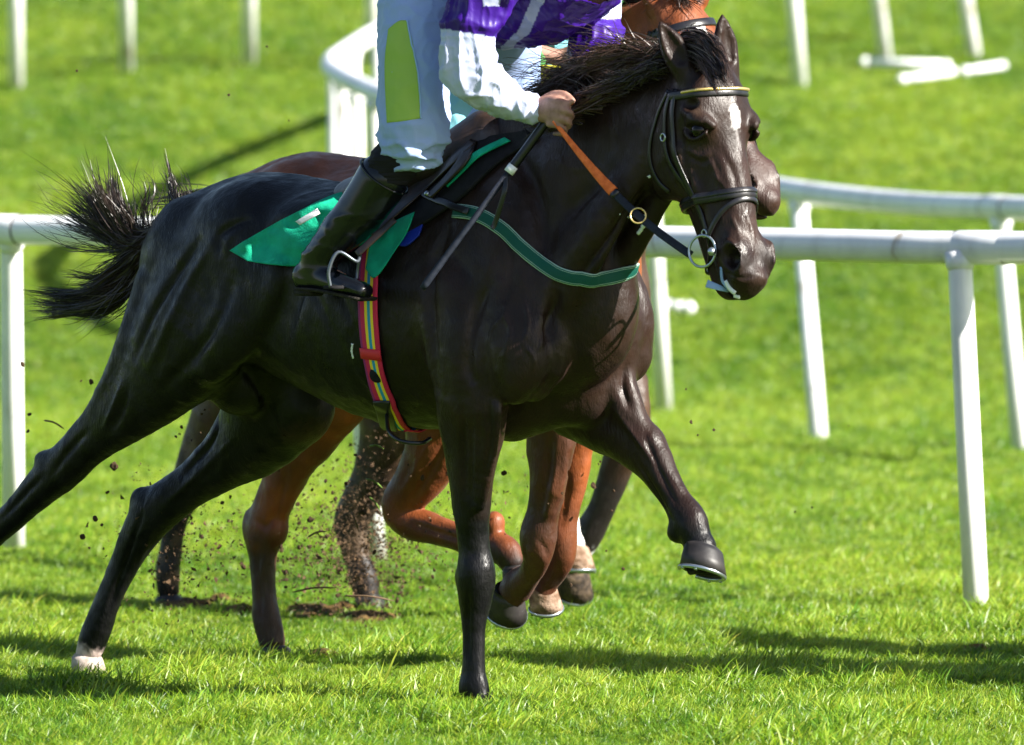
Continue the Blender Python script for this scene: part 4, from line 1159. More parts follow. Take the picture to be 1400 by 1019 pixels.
def build_saddle():
    e = empty('saddle', tuple(FA.world(FA.J(570, 235, 0)))); tag(e, 'small dark racing saddle under the purple jockey with hanging stirrup', 'saddle')
    patch('pad', BVA, [[(530, 300), (560, 262), (610, 225), (665, 190), (720, 178)], [(552, 322), (590, 300), (632, 270), (680, 225), (735, 190)]], e, DARKPAD, .012, .012, wr=.003)
    patch('flap', BVA, [[(497, 318, .05), (520, 280, .06), (560, 240, .06), (600, 210, .06), (640, 186, .05)], [(512, 322, .05), (548, 290, .04), (580, 262, .04), (612, 232, .04), (650, 196, .04)]], e, BROWNLEA, .012, .008, wr=.004, seed=2)
    patch('blue_underpad', BVA, [[(545, 318), (560, 305), (580, 300)], [(540, 336), (556, 336), (573, 322)]], e, BLUEPAD, .012, .006, wr=.001)
    patch('green_edge', BVA, [[(606, 252, .015), (625, 232, .02), (650, 208, .03), (690, 188, .02)], [(612, 256, .015), (633, 236, .02), (658, 213, .03), (698, 193, .02)]], e, GREEN, .014, .004, nu=30, nv=5, wr=.002)
    patch('leather_tie', BVA, [[(583, 268, .03), (610, 240, .04), (628, 215, .04), (640, 190, .03)], [(590, 271, .03), (618, 244, .04), (640, 220, .04), (652, 194, .03)]], e, BROWNLEA, .016, .006, nu=30, nv=5, wr=.003, seed=4)
    # seat: a low saddle tree over the back
    rows = []
    for (px, py, hw, h) in ((500, 272, .10, .03), (540, 262, .13, .035), (585, 245, .12, .04), (630, 222, .10, .05), (668, 202, .07, .07)):
        rows.append(list(FA.J(px, py - 4, 0)) + [hw * 1.25, h + .03])
    S = SDF(np.array(rows)[:, :3].min(0) - .22, np.array(rows)[:, :3].max(0) + .22, .012); S.limb(rows, (0, 1, 0), .01)
    V, Q = S.mesh(2); mesh('seat', FA.world(V), Q, BROWNLEA, e)
    mb = MB()
    for a in range(3):
        q = smoothpath([at(676 + a * 6, 215, 23.75), at(686 + a * 5, 190 - 3 * a, 23.72), at(698 + a * 7, 184, 23.72), at(716, 188 + a * 4, 23.75)], 6)
        tube(mb, q, .006, 8)
    mb.build('tie_straps', BROWNLEA, e)
    # stirrup leather and iron
    c0 = FA.world(FA.J(470, 386, -.40)); 
    top = FA.world(FA.J(540, 300, -.33)); hz = FA.world(FA.J(488, 348, -.385))
    mb = MB(); q = smoothpath([top, (top + hz) / 2, hz], 8); ribbon(mb, q, [FA.vec((0, -1, .2))] * len(q), .022, .004); mb.build('stirrup_leather', BROWNLEA, e)
    mb = MB(); U = FA.U; Wv = FA.W
    base = FA.world(FA.J(470, 394, -.385)); 
    arch = [base + U * .0 - Wv * .055, base - Wv * .062 + [0, 0, .05], base - Wv * .045 + [0, 0, .10] + U * .02, hz + [0, 0, -.02], base + Wv * .045 + [0, 0, .10] + U * .02, base + Wv * .058 + [0, 0, .05], base + Wv * .05]
    tube(mb, smoothpath(arch, 6), .0048, 8); ir = mb.build('stirrup_iron', DULL, e)
    mb = MB(); ribbon(mb, [base - Wv * .06 + [0, 0, -.002], base + Wv * .06 + [0, 0, -.002]], [np.array([0, 0, 1.0])] * 2, .045, .010); mb.build('stirrup_tread', DARKPAD, ir)
    g = empty('girth', tuple(FA.world(FA.J(505, 400, -.25)))); tag(g, 'red yellow and blue striped girth round the dark horse belly', 'girth')
    pth = [(512, 322), (506, 365), (505, 430), (511, 490), (524, 540), (548, 588), (560, 602)]
    P, N = surf_path(BVA, pth, 8, .004, 3)
    # on round under the belly and up the hidden side
    loop = []
    for a in np.linspace(-60, 150, 16):
        a_ = math.radians(a); c = FA.J(560, 430, 0); dr = np.array([0, math.sin(a_), -math.cos(a_)])
        h = BVA.ray_cast(Vector(FA.world(c + dr * .8)), Vector(FA.vec(-dr)))
        if h[0] is not None: loop.append((np.array(h[0]) + FA.vec(dr) * .003, FA.vec(dr)))
    k = int(np.argmin([np.linalg.norm(P[-1] - l[0]) for l in loop])) + 1
    P2 = np.vstack([P, [l[0] for l in loop[k:]]]); N2 = np.vstack([N, [l[1] for l in loop[k:]]])
    mb = MB(); ribbon(mb, P2, N2, .066, .006); mb.build('webbing', GIRTH, g)
    RED = mat('red_tab', (.6, .015, .03), .6)
    mb = MB(); i = int(np.argmin(np.abs([ (p - at(519, 485, p[1])) @ (p - at(519, 485, p[1])) for p in P]))); ribbon(mb, P[i-1:i+2] + N[i-1:i+2] * .006, N[i-1:i+2], .072, .004); mb.build('tab', RED, g)
    mb = MB(); c = cast(BVA, 517, 511); ball(mb, c[0] + c[1] * .004, (.022, .010, .024), 10); mb.build('buckle_guard', DARKPAD, g)
    strap_px('girth_end', BVA, [(523, 545), (529, 565), (534, 585)], .05, .009, LEATHER, g, .009)
    mb = MB(); q = smoothpath([cast(BVA, 529, 566)[0] + [0, -.02, 0], at(532, 590, 23.55), at(548, 603, 23.5), at(575, 606, 23.5), at(588, 600, 23.55)], 8); tube(mb, q, .006, 8); mb.build('loose_loop', LEATHER, g)
    b = empty('breast_strap', tuple(FA.world(FA.J(750, 370, -.2)))); tag(b, 'green webbing breast strap with pale edges across the dark horse chest', 'breast strap')
    strap_px('webbing', BVA, [(622, 289), (655, 294), (690, 316), (725, 350), (762, 374), (800, 382), (840, 379), (872, 366)], .040, .006, BREAST, b, .003, smooth=8)
    strap_px('side_strap', BVA, [(560, 262), (600, 276), (645, 292)], .020, .005, LEATHER, b, .014, smooth=4)
    mb = MB(); c = cast(BVA, 592, 272); ball(mb, c[0] + c[1] * .024, .009, 6); mb.build('buckle', STEEL, b)
    cl = empty('saddle_cloth', tuple(FA.world(FA.J(430, 320, -.28)))); tag(cl, 'green number cloth flapping behind the rider boot on the dark horse', 'saddle cloth')
    patch('rear_flap', BVA, [[(314, 343, .02), (340, 326, .03), (400, 293, .03), (470, 262, .02), (530, 262, .01)], [(330, 352, .03), (370, 345, .035), (420, 325, .03), (480, 300, .02), (540, 285, .01)], [(338, 357, .04), (372, 362, .05), (410, 363, .05), (470, 345, .03), (520, 322, .02)]], cl, GREEN, .018, .003, nu=70, nv=36, wr=.022, seed=7)
    patch('front_flap', BVA, [[(508, 322, .02), (535, 305, .025), (567, 290, .03)], [(504, 345, .03), (528, 340, .03), (556, 318, .03)], [(500, 368, .035), (514, 379, .04), (545, 335, .035)]], cl, GREEN, .016, .003, nu=24, nv=24, wr=.014, seed=9)
    patch('white_mark', BVA, [[(404, 303, .058), (434, 285, .058)], [(410, 308, .058), (438, 292, .058)]], cl, mat('white_print', (.75, .75, .78), .7), .017, .002, nu=8, nv=5, wr=.0)
build_saddle()
# ---------------------------------------------------------------- riders
def sdf_world(fr, boxes, h):
    b = np.array(boxes, float); return SDF(b.min(0) - .16, b.max(0) + .16, h)
def cloth_bump(m, s1=14, s2=40, a=.5, b=.2):
    bump(m, noise_node(m, s1, 1, dist=.6, vec=(1, 1, .4)), a * .6, .02); bump(m, noise_node(m, s2, 2, dist=.8), b, .006); bump(m, noise_node(m, 500, 2), .15, .001)
def fabric(name, c, rough=.6, spec=.25, **kw):
    m = mat(name, c, rough, spec, **kw); cloth_bump(m); return m
SHADE_BLUE_BR = fabric('shade_blue_breeches_cloth', (.29, .39, .66), .6)  # white cloth; the blue of its shade is mixed into the base colour
WHITE_SH = fabric('white_sleeve_silk', (.72, .74, .80), .45, .3)
PURPLE = fabric('purple_silk', (.045, .007, .26), .34, .5)
SKINM = noisy('skin', (.24, .13, .10), (.36, .20, .155), 40, .5, .35, bs=.3, bd=.003, bscale=120, Subsurface_Weight=.05)
BOOTM = mat('black_boot_leather', (.004, .005, .008), .22, .42); bump(BOOTM, noise_node(BOOTM, 60, 3), .08, .002)
SOCKM = mat('black_sock_wrap', (.013, .012, .015), .85, .2); bump(SOCKM, noise_node(SOCKM, 9, 2, vec=(.4, .4, 4)), 1.0, .03)
def silk_cols(fr, V, cuts):
    "cuts: functions telling which vertices are white"
    c = np.tile([.03, .004, .17], (len(V), 1)); wv = np.array([.44, .48, .68])
    for f in cuts: c[f(V)] = wv
    return c
def silk_mat():
    m = fabric('purple_and_white_silk', (.1, .1, .1), .42, .3); t = m.node_tree
    a = t.nodes.new('ShaderNodeAttribute'); a.attribute_name = 'coat'; t.links.new(a.outputs['Color'], t.nodes['Principled BSDF'].inputs['Base Color'])
    return m
SILK = silk_mat()
def wrinkle(V, Q, amp, sc, seed, stretch=(1, 1, 1), fade=None):
    "real folds: push the surface in and out along its normal"
    e1 = V[Q[:, 1]] - V[Q[:, 0]]; e2 = V[Q[:, 3]] - V[Q[:, 0]]; n = np.cross(e1, e2)
    N = np.stack([sum(np.bincount(Q[:, k], n[:, j], len(V)) for k in range(4)) for j in range(3)], 1)
    N /= np.linalg.norm(N, axis=1)[:, None] + 1e-12
    P = V * np.array(stretch)
    Wp = np.stack([vnoise(P, 5, seed + i) for i in range(3)], 1) * .12
    a = vnoise(P + Wp, sc, seed); r = 1 - np.abs(2 * a - 1)      # ridged
    b = vnoise(P + Wp, sc * 2.3, seed + 9); r = r ** 4 + .3 * (1 - np.abs(2 * b - 1)) ** 4 - .25
    if fade is not None: r = r * fade
    return V + N * (amp * r)[:, None]
def build_rider(fr, T, label, cols, main=True):
    "T: local points; everything in the horse's own frame"
    J = T['J']
    g0 = fr.world(J(600, -60, 0)); e = empty('person', tuple(g0)); tag(e, label, 'person')
    C = lambda rows: np.array([list(J(r[0], r[1], r[2])) + [r[3], r[4]] for r in rows])
    W = (0, 1, 0); U = (1, 0, 0)
    bx = [J(390, 420, -.45), J(960, -260, .4), J(560, 400, .42), J(940, 100, -.3)]
    # ---- body: one skin
    S = SDF(np.min(bx, 0) - .05, np.max(bx, 0) + .05, .0062 if main else .009)
    S.limb(C([(600, -60, 0, .14, .11), (680, -35, 0, .15, .11), (750, -40, 0, .17, .12), (810, -75, 0, .17, .09)]), W, .03)
    S.limb(C([(815, -90, 0, .07, .07), (842, -112, 0, .055, .055), (862, -135, -.01, .05, .055)]), W, .03)
    hc = J(880, -170, -.02)
    S.ell(hc, (.095, .075, .115), None, .03); S.ell(hc + [.035, 0, -.055], (.06, .055, .06), None, .02)
    S.limb([list(hc + [.090, 0, -.005]) + [.010, .012], list(hc + [.112, 0, -.03]) + [.014, .014]], W, .01, 3)     # nose
    for q in (-1, 1):
        S.ell(hc + [.082, q * .030, .008], (.014, .016, .010), None, .008, 'sub')
        S.ell(hc + [.0, q * .076, -.02], (.018, .008, .030), None, .006)
    S.limb([list(hc + [.092, -.022, -.062]) + [.010, .0035], list(hc + [.096, .022, -.062]) + [.010, .0035]], W, .004, 2, 'sub')
    for side, ua, sh in ((-1, T['rarm'], None), (1, T['larm'], None)):
        S.limb(C([(r[0], r[1], r[2], r[3] * .62, r[3] * .62) for r in ua[:-1]] + [(ua[-1][0], ua[-1][1], ua[-1][2], .026, .022)]), W, .03)
    S.limb(C([(r[0], r[1], r[2], r[3] * .62, r[3] * .62) for r in T['rleg']]), W, .03)
    S.limb(C([(r[0], r[1], r[2], r[3] * .62, r[3] * .62) for r in T['lleg']]), W, .03)
    for hand in T['hands']:
        for rows, k in hand: S.limb(C(rows), W, k, 3)
    V, Q = S.mesh(1); mesh('body', fr.world(V), Q, SKINM, e)
    # ---- helmet
    S = SDF(hc - .18, hc + .18, .008); S.ell(hc + [-.005, 0, .03], (.115, .095, .105), None, .01); S.ell(hc + [.09, 0, .02], (.075, .075, .014), None, .01)
    S.ell(hc + [.02, 0, -.10], (.12, .10, .08), None, .01, 'sub'); V, Q = S.mesh(1); mesh('helmet', fr.world(V), Q, cols['helmet'], e)
    # ---- shirt
    q_ = [J(560, -160, -.45), J(860, 190, .32), J(560, 190, -.45), J(860, -160, .32)]; S = SDF(np.min(q_, 0) - .22, np.max(q_, 0) + .16, .0045 if main else .009)
    S.limb(C(T['torso']), W, .04)
    S.limb(C([(r[0], r[1], r[2], r[3], r[4]) for r in T['rsleeve']]), W, .025)
    S.limb(C([(r[0], r[1], r[2], r[3], r[4]) for r in T['lsleeve']]), W, .025)
    for r in T.get('shirt_cut', []): S.ell(J(*r[:3]), r[3], None, .01, 'sub')
    V, Q = S.mesh(3)
    Vw = fr.world(V)
    px = 700 + FPX * (Vw[:, 0]) / Vw[:, 1]; py = 509.5 - FPX * ((Vw - CO) @ CU) / ((Vw - CO) @ CF)
    c = cols['shirt'](V, px, py, J)
    V = wrinkle(V, Q, .014, 8, 3, (.6, 1, 1.6)); V = wrinkle(V, Q, .010, 15, 5, (1.6, 1, .6))
    mesh('shirt', fr.world(V), Q, SILK, e, cols=c)
    # ---- breeches
    S = SDF(np.min(bx, 0) - .05, np.max(bx, 0) + .05, .0068)
    S.limb(C(T['hips']), W, .04); S.limb(C(T['rbreech']), W, .03); S.limb(C(T['lbreech']), W, .03)
    V, Q = S.mesh(2); V = wrinkle(V, Q, .013, 8, 7, (1, 1, .6)); V = wrinkle(V, Q, .005, 19, 17, (.7, .7, 1.3))
    kz = J(560, 190, 0)[2]; V = wrinkle(V, Q, .016, 17, 8, (.6, .6, 1.8), np.clip((kz + .07 - V[:, 2]) / .10, 0, 1))
    Vw = fr.world(V); o = mesh('breeches', Vw, Q, cols['breeches'], e)
    T['breech_bvh'] = bvh_of(Vw, Q)
    # ---- sock and boot
    for key in ('sock', 'lsock'):
        S = SDF(np.min(bx, 0) - .05, np.max(bx, 0) + .05, .008); S.limb(C(T[key]), W, .01)
        V, Q = S.mesh(1); V = wrinkle(V, Q, .006, 16, 4, (.8, .8, 3)); mesh('sock', fr.world(V), Q, SOCKM, e)
    for key, foot in (('boot', 'foot'), ('lboot', 'lfoot')):
        S = SDF(np.min(bx, 0) - .08, np.max(bx, 0) + .05, .006 if main else .009)
        S.limb(C(T[key]), W, .012); S.limb(C(T[foot]), W, .02)
        V, Q = S.mesh(2); top = J(*T[key][0][:3]); fd = np.clip((top[2] - .03 - V[:, 2]) / .1, 0, 1)
        V = wrinkle(V, Q, .007, 9, 12, (.45, .45, 1.6), fd)
        b = mesh('boot', fr.world(V), Q, BOOTM, e)
        t0_, t1_ = C(T[key])[0], C(T[key])[1]; dd = (t1_ - t0_)[:3]; dd /= np.linalg.norm(dd)
        for off, rr, nm in ((-.012, 1.03, 'boot_cuff'), (.085, .985, 'cuff_seam')):
            cc = t0_[:3] + dd * off; f1 = np.cross(dd, [0, 1.0, 0]); f1 /= np.linalg.norm(f1); f2 = np.cross(dd, f1); ra = (t0_[3] * (1 - off * 1.2)) * rr + (.001 if off > 0 else 0); rb = (t0_[4] * (1 - off * 1.2)) * rr
            q = [cc + f1 * rb * math.cos(a) + f2 * ra * math.sin(a) for a in np.linspace(0, 2 * math.pi, 33)]
            mb = MB(); tube(mb, fr.world(np.array(q)), .0035 if off < 0 else .0022, 6); mb.build(nm, BOOTM, b)
        r0, r1 = T[foot][0], T[foot][-1]
        a = J(*r0[:3]) + [-.01, 0, -r0[4] + .002]; z = J(*r1[:3]) + [.015, 0, -r1[4] + .004]
        mb = MB(); P = smoothpath([a, a * .6 + z * .4 + [0, 0, .006], z], 6)
        ribbon(mb, fr.world(P), [np.array([0, 0, -1.0])] * len(P), np.linspace(.062, .08, len(P)), .010); mb.build('boot_sole', SOLEM, b)
        mb = MB(); ribbon(mb, fr.world(np.array([a + [-.004, 0, -.006], a + [.055, 0, -.006]])), [np.array([0, 0, -1.0])] * 2, .058, .018); mb.build('boot_heel', SOLEM, b)
    return e
def fist(cx, cy, w, s=1.0, q=-1):
    "a closed hand seen from its back: rows of pixels; q side the back of the hand faces"
    f = []
    f.append(([(cx - 30 * s, cy - 2, w, .026, .023), (cx - 12 * s, cy - 4, w + q * .004, .022, .036), (cx + 6 * s, cy - 4, w + q * .004, .019, .040)], .012))
    for i, (dy, L, r) in enumerate(((-17, 1.0, .0100), (-6, 1.08, .0105), (6, 1.02, .0100), (16, .85, .0088))):
        kx = cx + (8 - abs(i - 1.2) * 3) * s; ky = cy + dy
        f.append(([(kx - 6 * s, ky, w + q * .010, r * 1.15, r * 1.15), (kx + 4 * s, ky + 1, w + q * .010, r * 1.2, r * 1.2), (kx + 16 * L * s, ky + 6, w + q * .000, r, r),
                   (kx + 17 * L * s, ky + 13, w - q * .028, r * .95, r * .95), (kx + 2 * s, ky + 13, w - q * .044, r * .85, r * .85)], .0045))
    f.append(([(cx - 14 * s, cy - 14, w - q * .014, .014, .014), (cx + 2 * s, cy - 24, w - q * .018, .0125, .0125), (cx + 18 * s, cy - 24, w - q * .016, .0115, .0115), (cx + 29 * s, cy - 16, w - q * .012, .009, .009)], .006))
    return f
RIDER = dict(
    torso=[(560, -70, 0, .155, .12), (610, -40, 0, .165, .135), (670, -25, 0, .180, .165), (740, -28, 0, .195, .165), (800, -62, 0, .195, .135), (828, -90, 0, .15, .09)],
    rsleeve=[(728, -75, -.17, .09, .09), (680, -30, -.26, .082, .085), (645, 30, -.31, .068, .074), (638, 80, -.32, .062, .070), (646, 106, -.315, .058, .066), (670, 124, -.28, .054, .056), (700, 138, -.235, .044, .044), (724, 147, -.205, .034, .036)],
    lsleeve=[(800, -75, .14, .09, .09), (812, -25, .20, .068, .072), (815, 30, .20, .062, .066), (815, 70, .16, .064, .072), (820, 92, .10, .05, .05), (812, 108, .06, .036, .036)],
    rarm=[(728, -75, -.17, .075), (680, -30, -.25, .07), (640, 40, -.30, .065), (644, 104, -.31, .058), (690, 134, -.25, .045), (728, 150, -.20, .026)],
    larm=[(800, -75, .14, .075), (815, 30, .20, .06), (817, 80, .14, .05), (808, 112, .06, .026)],
    rleg=[(600, -60, -.10, .11), (575, 30, -.22, .10), (568, 120, -.29, .09), (565, 190, -.315, .072), (520, 262, -.335, .058), (470, 320, -.35, .048), (432, 362, -.36, .040), (470, 384, -.365, .032)],
    lleg=[(640, -60, .10, .11), (680, 60, .24, .09), (690, 150, .30, .075), (640, 230, .33, .06), (570, 350, .35, .045), (610, 372, .36, .032)],
    hands=[fist(754, 154, -.185), fist(812, 124, .04, .9, 1)],
    hips=[(575, -65, 0, .155, .12), (610, -40, 0, .16, .13), (650, -10, 0, .14, .12)],
    rbreech=[(598, -60, -.10, .13, .13), (578, 0, -.20, .11, .115), (567, 60, -.265, .098, .105), (565, 110, -.29, .092, .100), (565, 160, -.305, .088, .094), (566, 182, -.312, .084, .090), (563, 193, -.317, .074, .080)],
    lbreech=[(650, -40, .10, .12, .12), (684, 30, .20, .10, .10), (694, 90, .27, .085, .080), (690, 150, .30, .078, .076), (668, 190, .31, .07, .07)],
    sock=[(556, 200, -.318, .066, .068), (535, 228, -.325, .064, .066), (512, 258, -.333, .060, .062)],
    lsock=[(660, 200, .31, .064, .066), (630, 240, .32, .06, .062)],
    boot=[(522, 246, -.330, .070, .074), (506, 270, -.336, .066, .070), (480, 304, -.345, .060, .062), (455, 332, -.355, .052, .056), (434, 358, -.362, .043, .048)],
    foot=[(416, 376, -.366, .032, .036), (440, 378, -.368, .036, .034), (470, 388, -.370, .040, .027), (497, 398, -.372, .034, .022)],
    lboot=[(640, 228, .325, .068, .072), (590, 310, .345, .055, .06), (555, 352, .36, .044, .048)],
    lfoot=[(540, 372, .366, .032, .036), (570, 374, .368, .036, .034), (615, 392, .37, .036, .022)])
def shirt_A(V, px, py, J):
    c = np.tile([.03, .004, .17], (len(V), 1)); wh = np.array([.44, .48, .68])  # sleeve white is tinted with the blue of its shade
    wl = V[:, 1]
    ra = (wl < -.215) & (px < 760)
    c[ra & (py > 38 + (px - 598) * .16)] = wh
    # right sleeve past the elbow, by distance from its bone
    a = J(668, 124, -.28); b = J(726, 147, -.20); t = np.clip(((V - a) @ (b - a)) / ((b - a) @ (b - a)), 0, 1); d = np.linalg.norm(V - (a + t[:, None] * (b - a)), axis=1)
    c[(d < .072) & (py > 70)] = wh
    la = (wl > .12) & (px > 776) & (py < 30 - (px - 790) * .10); c[la] = wh
    c[(px > 770) & (py > 82) & (wl > 0)] = wh
    # sash across the chest
    q = np.array([(760, -60), (735, 0), (718, 38), (690, 62), (664, 71)])
    for i in range(len(q) - 1):
        a2, b2 = q[i], q[i+1]; P = np.stack([px, py], 1); ab = b2 - a2
        t = np.clip(((P - a2) @ ab) / (ab @ ab), 0, 1); dd = np.linalg.norm(P - (a2 + t[:, None] * ab), axis=1)
        c[(dd < (9 - 1.6 * i)) & (wl > -.2) & (wl < .2)] = wh * .75
    c[(wl < -.2) & (py < 8) & (px > 660) & (px < 682)] = wh * .8
    return c
RIDER['J'] = FA.J
HELM = mat('purple_helmet_silk', (.03, .004, .17), .4, .4)
rA = build_rider(FA, RIDER, 'rider in purple silks with white sleeves and green knee patch on the dark horse', dict(helmet=HELM, shirt=shirt_A, breeches=SHADE_BLUE_BR))
LIME = fabric('lime_knee_patch', (.34, .50, .09), .8, .15)
def knee_patch():
    bv = RIDER['breech_bvh']
    o = patch('knee_patch', bv, [[(531, 40), (545, 29), (557, 28)], [(526, 90), (545, 90), (570, 88)], [(529, 168), (550, 166), (575, 162)]], rA, LIME, .001, .003, nu=20, nv=40, wr=.0)
    # stitched edge
    mb = MB(); P = []
    for q in smoothpath([(557, 28), (562, 55), (570, 90), (574, 130), (575, 163)], 8):
        h = cast(bv, *q, .003); 
        if h is not None: P.append(h[0])
    if len(P) > 3: tube(mb, P, .0025, 6); mb.build('patch_seam', mat('pale_blue_seam', (.3, .45, .7), .7), o)
knee_patch()
def build_whip():
    a = at(752, 160, FA.world(FA.J(752, 160, -.165))[1]); b = at(577, 395, FA.world(FA.J(577, 395, -.40))[1])
    e = empty('riding_whip', tuple(a)); tag(e, 'long dark riding whip held slanting down in the near fist', 'whip')
    L = lambda t: a + (b - a) * t
    mb = MB(); tube(mb, [L(.30), L(.6), L(.97), L(1.0)], [.0085, .0085, .010, .008], 12); mb.build('shaft', WEB, e)
    mb = MB(); tube(mb, [L(-.10), L(-.09), L(0), L(.28), L(.31)], [.008, .015, .013, .013, .010], 12); mb.build('grip', LEATHER, e)
    mb = MB(); tube(mb, [L(.285), L(.325)], .0145, 12); mb.build('collar', SPIT, e)
    y = L(.35)[1]
    mb = MB(); P = smoothpath([L(.34), at(690, 262, y - .02), at(677, 305, y), at(672, 312, y)], 6); ribbon(mb, P, [np.array([-.3, -1, 0])] * len(P), .014, .004); mb.build('wrist_loop', LEATHER, e)
build_whip()
# ---------------------------------------------------------------- the two horses behind
def shift_J(fr, u0, u1, squash=1.0):
    "carry the front horse's layout over so that photo point u0 of it lands on photo point u1 of the new horse"
    a0 = FA.J(u0[0], u0[1], 0); b0 = fr.J(u1[0], u1[1], 0)
    def J(px, py, w=0):
        q = FA.J(px, py, w); return np.array([b0[0] + (q[0] - a0[0]) * squash, w, b0[2] + q[2] - a0[2]])
    return J
def leg(S, fr, rows, k=.03):
    S.limb(fr.chain(rows), (0, 1, 0), k)
BAY = horse_mat('bright_bay_coat', .40, .35, sheen=.05)
BAYD = horse_mat('dark_bay_coat', .42, .3, sheen=.03)
FB = Frame(R(40), 19.12)
HB = Head(FB, FB.J(941, 2, -.02), R(20), R(29), R(9), (1.08, .95, 1.0))
FC = Frame(R(40), 20.92)
def grid_for(fr, pts, h):
    b = np.array([fr.J(*p) for p in pts]); lo = b.min(0) - .1; hi = b.max(0) + .1; lo[1] = -.46; hi[1] = .42; lo[2] = max(lo[2], -.05)
    return SDF(lo, hi, h)
def mark(V, c, p, rad, colr, edge, nz, amp=.5, ax=None):
    q = V - p
    if ax is not None: q = q @ np.array(ax).T
    d = np.sqrt(((q / np.array(rad)) ** 2).sum(1)) + amp * (nz - .5)
    k = np.clip((1 - d) / edge, 0, 1)[:, None]; c[:] = c * (1 - k) + k * np.array(colr)
MUDH = noisy('mud_caked_pale_hoof', (.10, .055, .03), (.34, .24, .18), 26, .85, .2, bs=.9, bd=.008, bscale=50)
MUDD = noisy('mud_caked_dark_hoof', (.018, .014, .012), (.10, .07, .045), 34, .8, .2, bs=.9, bd=.008, bscale=50)
def build_B():
    J = shift_J(FB, (375, 241), (440, 213), .90); F = FB
    S = grid_for(FB, [(300, 930, 0), (1100, 300, 0), (900, -140, 0), (760, 860, 0)], .009)
    sculpt_trunk(S, J)
    C = FB.chain; W = (0, 1, 0)
    S.limb(list(map(list, [list(J(735, 325, 0)) + [.15, .25], list(J(785, 262, 0)) + [.115, .215], list(FB.J(842, 105, -.01)) + [.092, .175], list(FB.J(885, 70, -.02)) + [.076, .145], list(FB.J(910, 52, -.02)) + [.066, .12]])), W, .05)
    HB.sculpt(S, earlean=((-.35, -.3), (.25, .55)), ear=.15)
    # planted near hind
    leg(S, F, [(462, 430, -.12, .12, .20), (468, 500, -.13, .10, .16), (430, 580, -.13, .072, .10), (395, 640, -.12, .054, .072), (372, 690, -.12, .048, .062), (360, 728, -.12, .050, .062), (359, 765, -.12, .036, .046), (362, 815, -.12, .032, .040), (366, 850, -.12, .038, .046), (371, 876, -.12, .036, .040)])
    S.limb(C([(770, 600, -.10, .02, .03), (765, 650, -.10, .014, .022), (752, 700, -.10, .008, .012)]), W, .01); S.limb(C([(735, 610, -.09, .02, .03), (736, 660, -.09, .014, .02), (733, 705, -.09, .008, .012)]), W, .01)
    S.ell(F.J(380, 728, -.12), (.020, .03, .034), None, .03); S.ell(F.J(342, 716, -.12), (.018, .025, .045), None, .03)
    # forward hind, cannon running to the right
    leg(S, F, [(500, 440, .12, .12, .20), (600, 520, .13, .10, .15), (598, 600, .12, .080, .105), (575, 650, .12, .060, .080), (548, 692, .12, .048, .060), (560, 712, .12, .042, .052), (605, 728, .12, .034, .044), (655, 742, .12, .032, .040), (690, 752, .12, .040, .046), (700, 768, .12, .035, .04)])
    S.ell(F.J(537, 700, .12), (.022, .03, .04), None, .02); S.ell(F.J(676, 716, .12), (.03, .03, .035), None, .02)
    # near fore, folded
    leg(S, F, [(756, 540, -.08, .080, .12), (756, 600, -.08, .058, .078), (752, 655, -.08, .044, .056), (744, 700, -.08, .038, .047), (736, 735, -.08, .046, .058), (735, 762, -.07, .034, .042), (724, 785, -.04, .032, .040), (708, 800, -.02, .040, .050), (698, 812, -.02, .036, .042)])
    # off fore, folded, orange in the sun
    leg(S, F, [(790, 540, .08, .085, .12), (784, 600, .08, .056, .072), (780, 650, .08, .044, .054), (771, 705, .08, .037, .045), (765, 740, .08, .044, .054), (762, 765, .09, .038, .050), (748, 790, .11, .034, .042), (742, 806, .11, .036, .040)])
    V, Q = S.mesh(2); Vw = FB.world(V)
    n = len(V); nz = vnoise(V, 9, 3) * .6 + vnoise(V, 30, 4) * .4; n2 = vnoise(V, 60, 5) * .5 + vnoise(V, 140, 6) * .5
    c = np.tile([.19, .050, .014], (n, 1)) * (.7 + .6 * nz)[:, None]
    blk = np.clip((.42 - V[:, 2] + .2 * (nz - .5)) / .12, 0, 1)
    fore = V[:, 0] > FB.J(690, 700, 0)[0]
    blk = np.where(fore, np.maximum(blk * .55, .75 * (V[:, 1] < .02) * (V[:, 2] < .75)), blk)[:, None]; c = c * (1 - blk) + blk * np.array([.018, .010, .008])  # near foreleg darkened as well: its shade is put into the coat
    lg = np.clip((.85 - V[:, 2]) / .2, 0, 1)[:, None] * np.clip((vnoise(V, 7, 12)[:, None] - .25) / .4, 0, 1) * .55; c = c * (1 - lg) + lg * np.array([.045, .018, .010])
    ax = [HB.a, HB.n, HB.l]
    mark(V, c, HB.p(.10, 0, -.006), (.035, .05, .022), (.85, .85, .85), .35, n2, .7, ax)
    mark(V, c, HB.p(.58, -.05, 0), (.30, .22, .22), (.030, .013, .009), .5, n2, .3, ax)
    for q in (-1, 1): mark(V, c, HB.p(.53, -.025, q * .050), (.034, .026, .022), (.004, .003, .003), .5, n2, .3, ax)
    mark(V, c, HB.p(.30, -.16, 0), (.20, .09, .16), (.05, .02, .01), .9, n2, .3, ax)
    for q in (-1, 1): mark(V, c, HB.p(-.13, -.06, q * .07), (.07, .05, .05), (.015, .01, .01), .8, n2, .3, ax)
    hB = empty('bay_horse', tuple(FB.world(J(560, 960, 0)) * [1, 1, 0])); tag(hB, 'bright bay horse half hidden behind the near-black one, white star under its browband', 'horse')
